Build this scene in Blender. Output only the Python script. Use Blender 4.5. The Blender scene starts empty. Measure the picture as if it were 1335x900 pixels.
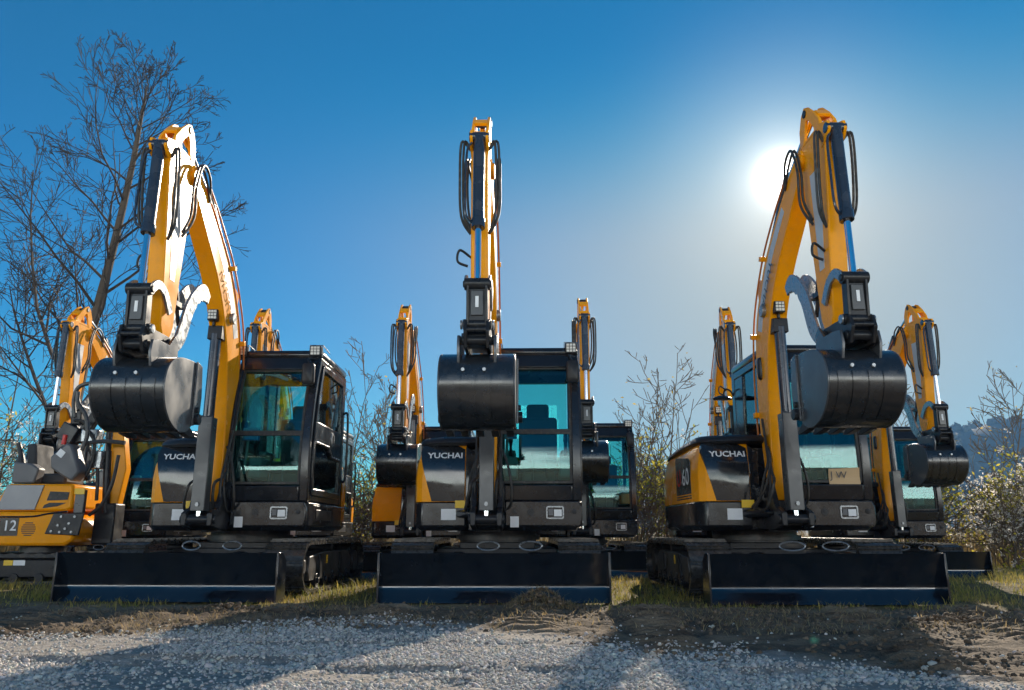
import bpy, bmesh, math, random
import numpy as np
from mathutils import Vector, Matrix, noise as mnoise

R = math.radians
scene = bpy.context.scene
COL = scene.collection
rng = random.Random(7)

# ------------------------------------------------------------------ materials
def nodes_of(m):
    m.use_nodes = True
    return m.node_tree.nodes, m.node_tree.links

def mat(name, color, rough=0.5, metal=0.0, coat=0.0, ior=1.5, var=0.0, vscale=6.0, dust=0.0, bump=0.0, bscale=60.0, rvar=0.12):
    m = bpy.data.materials.new(name)
    n, l = nodes_of(m)
    b = n['Principled BSDF']
    b.inputs['Roughness'].default_value = rough
    b.inputs['Metallic'].default_value = metal
    b.inputs['IOR'].default_value = ior
    b.inputs['Coat Weight'].default_value = coat
    b.inputs['Coat Roughness'].default_value = 0.08
    b.inputs['Base Color'].default_value = (*color, 1)
    geo = n.new('ShaderNodeTexCoord')
    nz = n.new('ShaderNodeTexNoise')
    nz.inputs['Scale'].default_value = vscale
    nz.inputs['Detail'].default_value = 5
    l.new(geo.outputs['Object'], nz.inputs['Vector'])
    # roughness wobble (smears, fingerprints, uneven paint)
    mr = n.new('ShaderNodeMapRange')
    mr.inputs['From Min'].default_value = 0.3; mr.inputs['From Max'].default_value = 0.7
    mr.inputs['To Min'].default_value = max(0.02, rough - rvar); mr.inputs['To Max'].default_value = min(1, rough + rvar)
    l.new(nz.outputs['Fac'], mr.inputs['Value'])
    l.new(mr.outputs['Result'], b.inputs['Roughness'])
    if var > 0 or dust > 0:
        mx = n.new('ShaderNodeMix'); mx.data_type = 'RGBA'
        mx.inputs['A'].default_value = (*[c * (1 - var) for c in color], 1)
        mx.inputs['B'].default_value = (*[min(1, c * (1 + var)) for c in color], 1)
        l.new(nz.outputs['Fac'], mx.inputs['Factor'])
        out = mx.outputs['Result']
        if dust > 0:
            n2 = n.new('ShaderNodeTexNoise'); n2.inputs['Scale'].default_value = 22; n2.inputs['Detail'].default_value = 8
            l.new(geo.outputs['Object'], n2.inputs['Vector'])
            r2 = n.new('ShaderNodeMapRange')
            r2.inputs['From Min'].default_value = 0.5; r2.inputs['From Max'].default_value = 0.75
            r2.inputs['To Min'].default_value = 0; r2.inputs['To Max'].default_value = dust
            l.new(n2.outputs['Fac'], r2.inputs['Value'])
            m2 = n.new('ShaderNodeMix'); m2.data_type = 'RGBA'
            m2.inputs['B'].default_value = (0.22, 0.17, 0.12, 1)
            l.new(out, m2.inputs['A']); l.new(r2.outputs['Result'], m2.inputs['Factor'])
            out = m2.outputs['Result']
        l.new(out, b.inputs['Base Color'])
    if bump > 0:
        nb = n.new('ShaderNodeTexNoise'); nb.inputs['Scale'].default_value = bscale; nb.inputs['Detail'].default_value = 6
        l.new(geo.outputs['Object'], nb.inputs['Vector'])
        bp = n.new('ShaderNodeBump'); bp.inputs['Strength'].default_value = bump; bp.inputs['Distance'].default_value = 0.01
        l.new(nb.outputs['Fac'], bp.inputs['Height']); l.new(bp.outputs['Normal'], b.inputs['Normal'])
    return m

M = {}
M['yellow'] = mat('yellow_paint', (0.84, 0.318, 0.002), 0.25, coat=0.0, ior=1.24, var=0.07, vscale=3.5, dust=0.12, rvar=0.06)
M['black'] = mat('black_gloss_paint', (0.012, 0.013, 0.016), 0.2, coat=0.0, ior=1.55, var=0.2, dust=0.04, rvar=0.08)
M['hood'] = mat('charcoal_gloss_panel', (0.016, 0.018, 0.022), 0.1, ior=1.6, var=0.15, dust=0.02, rvar=0.05)
M['satin'] = mat('black_satin_steel', (0.014, 0.015, 0.018), 0.36, ior=1.4, var=0.25, dust=0.08)
M['bucket'] = mat('bucket_black_paint', (0.013, 0.015, 0.018), 0.27, coat=0.3, ior=1.65, var=0.25, vscale=5, dust=0.07, rvar=0.09, bump=0.05, bscale=12)
M['bucketgrey'] = mat('bucket_side_grey_steel', (0.075, 0.08, 0.088), 0.33, metal=0.4, coat=0.2, var=0.12, vscale=4, dust=0.03)
M['blade'] = mat('blade_black_paint', (0.006, 0.009, 0.015), 0.17, ior=1.85, bump=0.06, bscale=9, var=0.2, dust=0.04)
M['rubber'] = mat('black_rubber', (0.022, 0.022, 0.022), 0.55, var=0.3, dust=0.3, vscale=20)
M['trackpad'] = mat('track_steel_worn', (0.05, 0.048, 0.045), 0.28, metal=0.3, var=0.4, dust=0.35, vscale=20)
M['frame'] = mat('grey_frame_paint', (0.035, 0.036, 0.038), 0.42, var=0.3, dust=0.35)
M['plate'] = mat('grey_guard_plate', (0.06, 0.062, 0.065), 0.34, metal=0.2, coat=0.1, var=0.12, dust=0.05)
M['silver'] = mat('bare_galvanised_steel', (0.27, 0.285, 0.3), 0.3, metal=0.6, var=0.2, vscale=18)
M['cylinder'] = mat('dark_cylinder_paint', (0.02, 0.026, 0.04), 0.26, coat=0.5, var=0.15)
M['chrome'] = mat('chrome_rod', (0.72, 0.74, 0.77), 0.08, metal=1.0, rvar=0.03)
M['white'] = mat('white_label_film', (0.72, 0.73, 0.74), 0.45, var=0.05)
M['lens'] = mat('lamp_lens_grid', (0.7, 0.68, 0.6), 0.2, coat=0.6)
M['ylabel'] = mat('yellow_warning_film', (0.8, 0.5, 0.02), 0.45, var=0.04)
M['red'] = mat('red_film', (0.6, 0.02, 0.015), 0.4)
M['decalblack'] = mat('black_decal_film', (0.012, 0.012, 0.012), 0.25, coat=0.3)
M['greyfilm'] = mat('pale_grey_stripe_film', (0.5, 0.5, 0.5), 0.35)
M['darktext'] = mat('dark_lettering', (0.03, 0.03, 0.035), 0.4)
M['pipe'] = mat('orange_pipe_paint', (0.5, 0.14, 0.015), 0.32, coat=0.3)
M['seat'] = mat('black_seat_fabric', (0.045, 0.047, 0.05), 0.8, bump=0.3, var=0.2)
M['interior'] = mat('grey_interior_plastic', (0.2, 0.21, 0.22), 0.6, var=0.1)
M['amber'] = mat('amber_beacon', (0.75, 0.32, 0.03), 0.2, coat=0.5)
M['greyplastic'] = mat('grey_plastic', (0.12, 0.12, 0.125), 0.5, var=0.08, bump=0.1)
M['palepanel'] = mat('pale_grey_panel', (0.3, 0.3, 0.31), 0.4, var=0.06, dust=0.1)
M['card'] = mat('tan_cardboard', (0.56, 0.39, 0.215), 0.85, var=0.08)
M['bark'] = mat('grey_brown_bark', (0.075, 0.055, 0.04), 0.9, var=0.5, bump=0.5, bscale=30)
M['twig'] = mat('brown_twig', (0.035, 0.025, 0.02), 0.85, var=0.35)
M['stem'] = mat('dry_shrub_stem', (0.13, 0.095, 0.065), 0.85, var=0.4)

def glass_mat():
    m = bpy.data.materials.new('teal_tinted_glass')
    n, l = nodes_of(m)
    n.remove(n['Principled BSDF'])
    out = n['Material Output']
    t = n.new('ShaderNodeBsdfTransparent'); t.inputs['Color'].default_value = (0.58, 0.9, 0.88, 1)
    g = n.new('ShaderNodeBsdfGlossy'); g.inputs['Roughness'].default_value = 0.03
    g.inputs['Color'].default_value = (0.85, 1.0, 1.0, 1)
    f = n.new('ShaderNodeFresnel'); f.inputs['IOR'].default_value = 1.6
    mx = n.new('ShaderNodeMixShader')
    l.new(f.outputs[0], mx.inputs[0]); l.new(t.outputs[0], mx.inputs[1]); l.new(g.outputs[0], mx.inputs[2])
    l.new(mx.outputs[0], out.inputs['Surface'])
    return m
M['glass'] = glass_mat()

def attr_mat(name, rough=0.9, trans=0.0):
    """Surface whose own colour is stored per corner (each pebble, leaf or blade has its own colour)."""
    m = bpy.data.materials.new(name)
    n, l = nodes_of(m)
    b = n['Principled BSDF']
    a = n.new('ShaderNodeAttribute'); a.attribute_name = 'tint'
    l.new(a.outputs['Color'], b.inputs['Base Color'])
    b.inputs['Roughness'].default_value = rough
    b.inputs['Specular IOR Level'].default_value = 0.3
    if trans > 0:
        out = n['Material Output']
        tr = n.new('ShaderNodeBsdfTranslucent')
        l.new(a.outputs['Color'], tr.inputs['Color'])
        mx = n.new('ShaderNodeMixShader'); mx.inputs[0].default_value = trans
        l.new(b.outputs[0], mx.inputs[1]); l.new(tr.outputs[0], mx.inputs[2])
        l.new(mx.outputs[0], out.inputs['Surface'])
    return m
M['pebble'] = attr_mat('gravel_stone', 0.85)
M['clod'] = attr_mat('dry_soil_clod', 0.95)
M['grass'] = attr_mat('grass_blade', 0.7, 0.45)
M['leaf'] = attr_mat('shrub_leaf', 0.6, 0.6)

# ------------------------------------------------------------------ mesh builder
class MB:
    def __init__(self):
        self.v = []; self.f = []; self.smooth = True
    def add(self, vs, fs):
        o = len(self.v)
        self.v.extend([tuple(p) for p in vs])
        self.f.extend([tuple(i + o for i in f) for f in fs])
        return self
    def box(self, c, s, rot=None):
        c = Vector(c); hx, hy, hz = s[0] / 2, s[1] / 2, s[2] / 2
        vs = []
        for x in (-hx, hx):
            for y in (-hy, hy):
                for z in (-hz, hz):
                    p = Vector((x, y, z))
                    if rot is not None: p = rot @ p
                    vs.append(c + p)
        return self.add(vs, [(0, 1, 3, 2), (4, 6, 7, 5), (0, 4, 5, 1), (2, 3, 7, 6), (0, 2, 6, 4), (1, 5, 7, 3)])
    def prism(self, prof, x0, x1):
        """closed (forward, up) outline pushed out from x0 to x1"""
        n = len(prof)
        vs = [(x0, -f, z) for f, z in prof] + [(x1, -f, z) for f, z in prof]
        fs = [tuple(range(n - 1, -1, -1)), tuple(range(n, 2 * n))]
        for i in range(n):
            j = (i + 1) % n
            fs.append((i, j, n + j, n + i))
        return self.add(vs, fs)
    def ring(self, outer, inner, x0, x1, closed=True):
        """plate between two matched outlines; closed = a frame with a hole, open = a bent sheet"""
        n = len(outer)
        vs = []
        for x in (x0, x1):
            vs += [(x, -f, z) for f, z in outer] + [(x, -f, z) for f, z in inner]
        fs = []
        O0, I0, O1, I1 = 0, n, 2 * n, 3 * n
        for i in range(n if closed else n - 1):
            j = (i + 1) % n
            fs += [(O0 + i, O0 + j, I0 + j, I0 + i), (O1 + i, I1 + i, I1 + j, O1 + j),
                   (O0 + i, O1 + i, O1 + j, O0 + j), (I0 + i, I0 + j, I1 + j, I1 + i)]
        if not closed:
            for k in (0, n - 1):
                fs.append((O0 + k, I0 + k, I1 + k, O1 + k))
        return self.add(vs, fs)
    def loft(self, levels, cap=True):
        n = len(levels[0]); vs = []; fs = []
        for lv in levels: vs += list(lv)
        for k in range(len(levels) - 1):
            for i in range(n):
                j = (i + 1) % n
                fs.append((k * n + i, k * n + j, (k + 1) * n + j, (k + 1) * n + i))
        if cap:
            fs.append(tuple(range(n - 1, -1, -1)))
            fs.append(tuple(range((len(levels) - 1) * n, len(levels) * n)))
        return self.add(vs, fs)
    def tube(self, pts, r, n=8, closed=False, cap=True):
        pts = [Vector(p) for p in pts]
        m = len(pts)
        rad = r if isinstance(r, (list, tuple)) else [r] * m
        vs = []; fs = []
        prev = None
        for i, p in enumerate(pts):
            if closed: t = pts[(i + 1) % m] - pts[i - 1]
            else: t = pts[min(i + 1, m - 1)] - pts[max(i - 1, 0)]
            if t.length < 1e-9: t = Vector((0, 0, 1))
            t.normalize()
            if prev is None:
                a = Vector((0, 0, 1)) if abs(t.z) < 0.9 else Vector((1, 0, 0))
                u = t.cross(a).normalized()
            else:
                u = prev - t * prev.dot(t)
                if u.length < 1e-6: u = t.orthogonal()
                u.normalize()
            prev = u
            w = t.cross(u)
            for k in range(n):
                a = 2 * math.pi * k / n
                vs.append(p + (u * math.cos(a) + w * math.sin(a)) * rad[i])
        for i in range(m if closed else m - 1):
            i2 = (i + 1) % m
            for k in range(n):
                k2 = (k + 1) % n
                fs.append((i * n + k, i * n + k2, i2 * n + k2, i2 * n + k))
        if cap and not closed:
            fs.append(tuple(range(n - 1, -1, -1))); fs.append(tuple(range((m - 1) * n, m * n)))
        return self.add(vs, fs)
    def cyl(self, p0, p1, r0, r1=None, n=16):
        return self.tube([p0, p1], [r0, r0 if r1 is None else r1], n)
    def text(self, s, size, origin, right, up, depth=0.003, xs=1.0, off=0.0, align='CENTER'):
        cu = bpy.data.curves.new('lettering', 'FONT')
        cu.body = s; cu.size = size; cu.align_x = align; cu.align_y = 'CENTER'; cu.offset = off
        cu.resolution_u = 3
        o = bpy.data.objects.new('lettering', cu); COL.objects.link(o)
        bpy.context.view_layer.update()
        me = bpy.data.meshes.new_from_object(o.evaluated_get(bpy.context.evaluated_depsgraph_get()))
        rt = Vector(right).normalized(); uv = Vector(up).normalized(); nn = rt.cross(uv)
        og = Vector(origin)
        n = len(me.vertices)
        vs = [og + rt * v.co.x * xs + uv * v.co.y + nn * depth for v in me.vertices]
        self.add(vs, [tuple(p.vertices) for p in me.polygons])
        bpy.data.objects.remove(o); bpy.data.meshes.remove(me); bpy.data.curves.remove(cu)
        return self

def smoothpath(pts, sub=6):
    pts = [Vector(p) for p in pts]
    out = []
    for i in range(len(pts) - 1):
        p0 = pts[max(i - 1, 0)]; p1 = pts[i]; p2 = pts[i + 1]; p3 = pts[min(i + 2, len(pts) - 1)]
        for k in range(sub):
            t = k / sub
            out.append(0.5 * ((2 * p1) + (p2 - p0) * t + (2 * p0 - 5 * p1 + 4 * p2 - p3) * t * t + (3 * p1 - p0 - 3 * p2 + p3) * t ** 3))
    out.append(pts[-1])
    return out
def smooth2(pts, sub=5):
    return [(p.x, p.y) for p in smoothpath([(a, b, 0) for a, b in pts], sub)]

def obj(name, mb, material, parent=None, bevel=0.0, sharp=35, label=None, recalc=True):
    me = bpy.data.meshes.new(name)
    me.from_pydata([tuple(p) for p in mb.v], [], mb.f)
    me.update()
    if recalc:
        bm = bmesh.new(); bm.from_mesh(me)
        bmesh.ops.recalc_face_normals(bm, faces=bm.faces)
        bm.to_mesh(me); bm.free()
    me.polygons.foreach_set('use_smooth', [True] * len(me.polygons))
    me.set_sharp_from_angle(angle=R(sharp))
    me.materials.append(M[material] if isinstance(material, str) else material)
    o = bpy.data.objects.new(name, me)
    COL.objects.link(o)
    if parent is not None: o.parent = parent
    if bevel > 0:
        b = o.modifiers.new('edge_bevel', 'BEVEL')
        b.width = bevel; b.segments = 2; b.limit_method = 'ANGLE'; b.angle_limit = R(35); b.harden_normals = False
    if label: o['label'] = label
    return o

def empty(name, loc, rz=0.0, scale=1.0):
    o = bpy.data.objects.new(name, None)
    o.empty_display_size = 0.3
    o.location = loc; o.rotation_euler = (0, 0, rz); o.scale = (scale,) * 3
    COL.objects.link(o)
    return o
def tag(o, label=None, cat=None, group=None, kind=None):
    if label: o['label'] = label
    if cat: o['category'] = cat
    if group: o['group'] = group
    if kind: o['kind'] = kind
    return o

# ------------------------------------------------------------------ numpy noise
def vnoise(x, y, seed=0):
    xi = np.floor(x).astype(np.int64); yi = np.floor(y).astype(np.int64)
    xf = x - xi; yf = y - yi
    def h(a, b):
        n = (a * 374761393 + b * 668265263 + seed * 974634777) & 0xffffffff
        n = ((n ^ (n >> 13)) * 1274126177) & 0xffffffff
        return ((n ^ (n >> 16)) & 0xffff) / 65535.0
    u = xf * xf * (3 - 2 * xf); v = yf * yf * (3 - 2 * yf)
    return (h(xi, yi) * (1 - u) + h(xi + 1, yi) * u) * (1 - v) + (h(xi, yi + 1) * (1 - u) + h(xi + 1, yi + 1) * u) * v
def fbm(x, y, seed=0, oct=4):
    s = 0; a = 0.5; t = 0
    for i in range(oct):
        s = s + a * vnoise(x * 2 ** i, y * 2 ** i, seed + i); t += a; a *= 0.5
    return s / t
def sstep(a, b, x):
    t = np.clip((x - a) / (b - a), 0, 1); return t * t * (3 - 2 * t)

# zone borders on the ground (distance from the camera along y)
def gravel_edge(x):
    e = np.interp(x, [-6, -2.9, -2.2, -1.55, -0.56, -0.2, 0.37, 0.74, 1.35, 1.6, 1.9, 2.3, 6], [4.5, 4.75, 5.1, 5.6, 5.75, 5.4, 4.9, 4.5, 4.35, 4.0, 3.6, 3.2, 2.5])
    return e + 0.5 * (fbm(x * 1.6 + 3, x * 0 + 2.2, 5, 3) - 0.5)
def grass_edge(x):
    return 6.75 + 0.35 * (fbm(x * 0.9 + 9, x * 0 + 7.7, 8, 3) - 0.5) * 2 - 0.5 * sstep(0.8, 2.2, x) * (1 - sstep(3.0, 4.2, x)) - 0.7 * sstep(3.6, 4.4, x)

def ground_z(x, y):
    x = np.asarray(x, float); y = np.asarray(y, float)
    ge = gravel_edge(x); gr = grass_edge(x)
    dirt = sstep(ge - 0.1, ge + 0.25, y) * (1 - sstep(gr + 0.1, gr + 0.6, y))
    near = 1 - sstep(8, 14, y)
    z = 0.030 * (fbm(x * 0.8, y * 0.8, 1, 3) - 0.5) * near
    z = z + 0.05 * (fbm(x * 2.2, y * 2.6, 2, 4) - 0.5) * dirt
    z = z + 0.05 * (fbm(x * 8, y * 11, 3, 4) - 0.5) * dirt
    # ribs pressed by crawler tracks driving across
    for xc, w, sl in ((0.15, 0.19, 0.1), (1.0, 0.19, 0.1), (-1.75, 0.19, -0.12), (-0.9, 0.19, -0.12), (2.5, 0.2, 0.25), (3.4, 0.2, 0.25), (-3.3, 0.2, -0.05)):
        xx = x - xc - sl * (y - 6)
        band = np.exp(-(xx / w) ** 6)
        rib = sstep(0.25, 0.6, 0.5 + 0.5 * np.sin((y + 0.1 * np.sin(xc * 9)) * 2 * math.pi / 0.11))
        keep = sstep(0.3, 0.5, fbm(x * 1.3 + 4, y * 1.3, 21, 3))
        z = z + band * keep * dirt * (0.055 * rib - 0.03)
    # shallow wheel pockets in the gravel
    z = z - 0.03 * sstep(0.56, 0.7, fbm(x * 1.6, y * 3.4, 31, 3)) * (1 - sstep(ge - 0.4, ge, y)) * sstep(0, 2, y)
    z = z - 0.05 * sstep(9.5, 13, y) * 1.0
    # a bank of gravel behind the photographer, unseen, added for reflections and fill light
    fill_bank = sstep(-7, -13, y)
    z = z + fill_bank * (2.5 + 0.7 * (fbm(x * 0.12, y * 0.2, 41, 3) - 0.5))
    return z

# ------------------------------------------------------------------ sun / sky / camera
SKY = 0.052
HAZE = 0.0005
REAR_FILL = 3.0
GLOW = ((6000, 5.0, (1.0, 0.94, 0.86)), (900, 0.36, (1.0, 0.92, 0.8)), (130, 0.2, (1.0, 0.86, 0.66)))
AZ, EL = R(20.3), R(23.7)
SUN = Vector((math.sin(AZ) * math.cos(EL), math.cos(AZ) * math.cos(EL), math.sin(EL)))

def build_world():
    w = bpy.data.worlds.new('World'); scene.world = w
    w.use_nodes = True
    n, l = w.node_tree.nodes, w.node_tree.links
    bg = n['Background']; out = n['World Output']
    sky = n.new('ShaderNodeTexSky'); sky.sky_type = 'NISHITA'; sky.sun_disc = False
    sky.sun_elevation = EL; sky.sun_rotation = AZ
    sky.altitude = 300; sky.air_density = 1.0; sky.dust_density = 0.0; sky.ozone_density = 3.0
    hs = n.new('ShaderNodeHueSaturation'); hs.inputs['Saturation'].default_value = 1.55; hs.inputs['Value'].default_value = 1.0
    l.new(sky.outputs['Color'], hs.inputs['Color'])
    bg.inputs['Strength'].default_value = SKY
    tint = n.new('ShaderNodeMix'); tint.data_type = 'RGBA'; tint.blend_type = 'MULTIPLY'
    tint.inputs['Factor'].default_value = 1.0; tint.inputs['B'].default_value = (0.25, 1.11, 1.03, 1)
    l.new(hs.outputs['Color'], tint.inputs['A'])
    tc = n.new('ShaderNodeTexCoord')
    def math_(op, a, b=None, c=None):
        q = n.new('ShaderNodeMath'); q.operation = op
        for i, v in enumerate((a, b, c)):
            if v is None: continue
            if isinstance(v, (int, float)): q.inputs[i].default_value = v
            else: l.new(v, q.inputs[i])
        return q.outputs[0]
    # the bright ring of light round the sun: a property of the air, fixed to the sun's direction
    dot = n.new('ShaderNodeVectorMath'); dot.operation = 'DOT_PRODUCT'
    l.new(tc.outputs['Generated'], dot.inputs[0]); dot.inputs[1].default_value = SUN
    cl = math_('MAXIMUM', dot.outputs['Value'], 0.0)
    sxz = n.new('ShaderNodeSeparateXYZ'); l.new(tc.outputs['Generated'], sxz.inputs[0])
    zr = n.new('ShaderNodeMapRange'); zr.interpolation_type = 'SMOOTHSTEP'
    zr.inputs['From Min'].default_value = 0.33; zr.inputs['From Max'].default_value = 0.58
    l.new(sxz.outputs['Z'], zr.inputs['Value'])
    deep = n.new('ShaderNodeMix'); deep.data_type = 'RGBA'
    deep.inputs['A'].default_value = (1, 1, 1, 1); deep.inputs['B'].default_value = (0.18, 1.02, 0.95, 1)
    l.new(zr.outputs[0], deep.inputs['Factor'])
    # pale haze that fills the low sky under the sun
    dot2 = n.new('ShaderNodeVectorMath'); dot2.operation = 'DOT_PRODUCT'
    l.new(tc.outputs['Generated'], dot2.inputs[0]); dot2.inputs[1].default_value = Vector((math.sin(AZ) * math.cos(R(12)), math.cos(AZ) * math.cos(R(12)), math.sin(R(12))))
    hz = math_('MULTIPLY', math_('POWER', math_('MAXIMUM', dot2.outputs['Value'], 0.0), 10), math_('SUBTRACT', 0.92, math_('MULTIPLY', zr.outputs[0], 0.86)))
    hm = n.new('ShaderNodeMix'); hm.data_type = 'RGBA'; hm.inputs['B'].default_value = (5.35, 5.7, 5.0, 1)
    l.new(hz, hm.inputs['Factor']); l.new(tint.outputs['Result'], hm.inputs['A'])
    dk = n.new('ShaderNodeVectorMath'); dk.operation = 'MULTIPLY'
    l.new(hm.outputs['Result'], dk.inputs[0]); l.new(deep.outputs['Result'], dk.inputs[1])
    l.new(dk.outputs[0], bg.inputs['Color'])
    last = bg.outputs[0]
    def plus(col, strength):
        nonlocal last
        b2 = n.new('ShaderNodeBackground'); b2.inputs['Color'].default_value = (*col, 1)
        l.new(strength, b2.inputs['Strength'])
        ad = n.new('ShaderNodeAddShader'); l.new(last, ad.inputs[0]); l.new(b2.outputs[0], ad.inputs[1]); last = ad.outputs[0]
    for p, s_, col in GLOW:
        plus(col, math_('MULTIPLY', math_('POWER', cl, p), s_))
    # fill light added as an unseen low cloud bank behind the photographer, and thin streaks of cirrus high up
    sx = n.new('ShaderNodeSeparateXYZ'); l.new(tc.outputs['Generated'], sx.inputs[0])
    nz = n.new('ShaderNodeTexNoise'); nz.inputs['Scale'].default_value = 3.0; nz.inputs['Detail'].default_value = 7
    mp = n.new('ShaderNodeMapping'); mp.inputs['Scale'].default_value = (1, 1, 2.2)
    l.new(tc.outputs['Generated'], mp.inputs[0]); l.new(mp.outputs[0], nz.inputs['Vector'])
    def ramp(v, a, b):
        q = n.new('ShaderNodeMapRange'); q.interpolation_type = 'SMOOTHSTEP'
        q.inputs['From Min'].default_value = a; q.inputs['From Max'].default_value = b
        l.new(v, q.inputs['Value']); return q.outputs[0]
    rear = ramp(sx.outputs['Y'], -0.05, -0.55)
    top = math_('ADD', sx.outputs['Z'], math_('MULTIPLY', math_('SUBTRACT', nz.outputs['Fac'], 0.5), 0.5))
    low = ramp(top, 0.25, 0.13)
    plus((1.0, 0.95, 0.88), math_('MULTIPLY', math_('MULTIPLY', rear, low), REAR_FILL))
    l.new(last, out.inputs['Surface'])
    sl = bpy.data.lights.new('sun', 'SUN'); sl.energy = 4.5; sl.angle = R(0.5); sl.color = (1.0, 0.87, 0.70)
    so = bpy.data.objects.new('sun', sl); COL.objects.link(so)
    so.rotation_euler = SUN.to_track_quat('Z', 'Y').to_euler()
    so.location = (8, 20, 30)
build_world()

cam = bpy.data.cameras.new('camera'); camo = bpy.data.objects.new('camera', cam); COL.objects.link(camo)
cam.sensor_width = 36; cam.lens = 36 * 1035 / 1335; cam.clip_end = 5000; cam.clip_start = 0.05
camo.location = (0, 0, 0.61); camo.rotation_euler = (R(90 + 13.2), 0, 0)
scene.camera = camo
scene.view_settings.view_transform = 'Standard'; scene.view_settings.look = 'None'
scene.view_settings.exposure = 0.9; scene.view_settings.gamma = 1
scene.cycles.use_denoising = True
scene.cycles.max_bounces = 8; scene.cycles.transparent_max_bounces = 16
scene.cycles.sample_clamp_indirect = 6

# ------------------------------------------------------------------ excavator
UNDER = {'track', 'blade', 'track_frame', 'undercarriage_frame', 'blade_arm', 'hose_loop', 'slew_ring'}
STRETCH = 0.10
BX = -0.06     # side-to-side place of the boom plane

def V(x, f, z): return (x, -f, z)

def roundrect(w, h, r, n=4):
    out = []
    for cx, cy, a0 in ((w / 2 - r, h / 2 - r, 0), (-w / 2 + r, h / 2 - r, 90), (-w / 2 + r, -h / 2 + r, 180), (w / 2 - r, -h / 2 + r, 270)):
        for k in range(n + 1):
            a = R(a0 + 90 * k / n); out.append((cx + r * math.cos(a), cy + r * math.sin(a)))
    return out

def track_loop(n=72, f0=-1.0, f1=1.0, r=0.245, zc=0.265):
    """stadium path, evenly stepped: list of (f, z, tangent angle)"""
    L = (f1 - f0); P = 2 * L + 2 * math.pi * r
    out = []
    for i in range(n):
        s = P * i / n
        if s < L: out.append((f0 + s, zc + r, 0.0))
        elif s < L + math.pi * r:
            a = (s - L) / r; out.append((f1 + r * math.sin(a), zc + r * math.cos(a), -a))
        elif s < 2 * L + math.pi * r:
            q = s - L - math.pi * r; out.append((f1 - q, zc - r, -math.pi))
        else:
            a = (s - 2 * L - math.pi * r) / r; out.append((f0 - r * math.sin(a), zc - r * math.cos(a), -math.pi - a))
    return out

def circle2(cf, cz, r, n=20):
    return [(cf + r * math.cos(2 * math.pi * k / n), cz + r * math.sin(2 * math.pi * k / n)) for k in range(n)]

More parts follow.
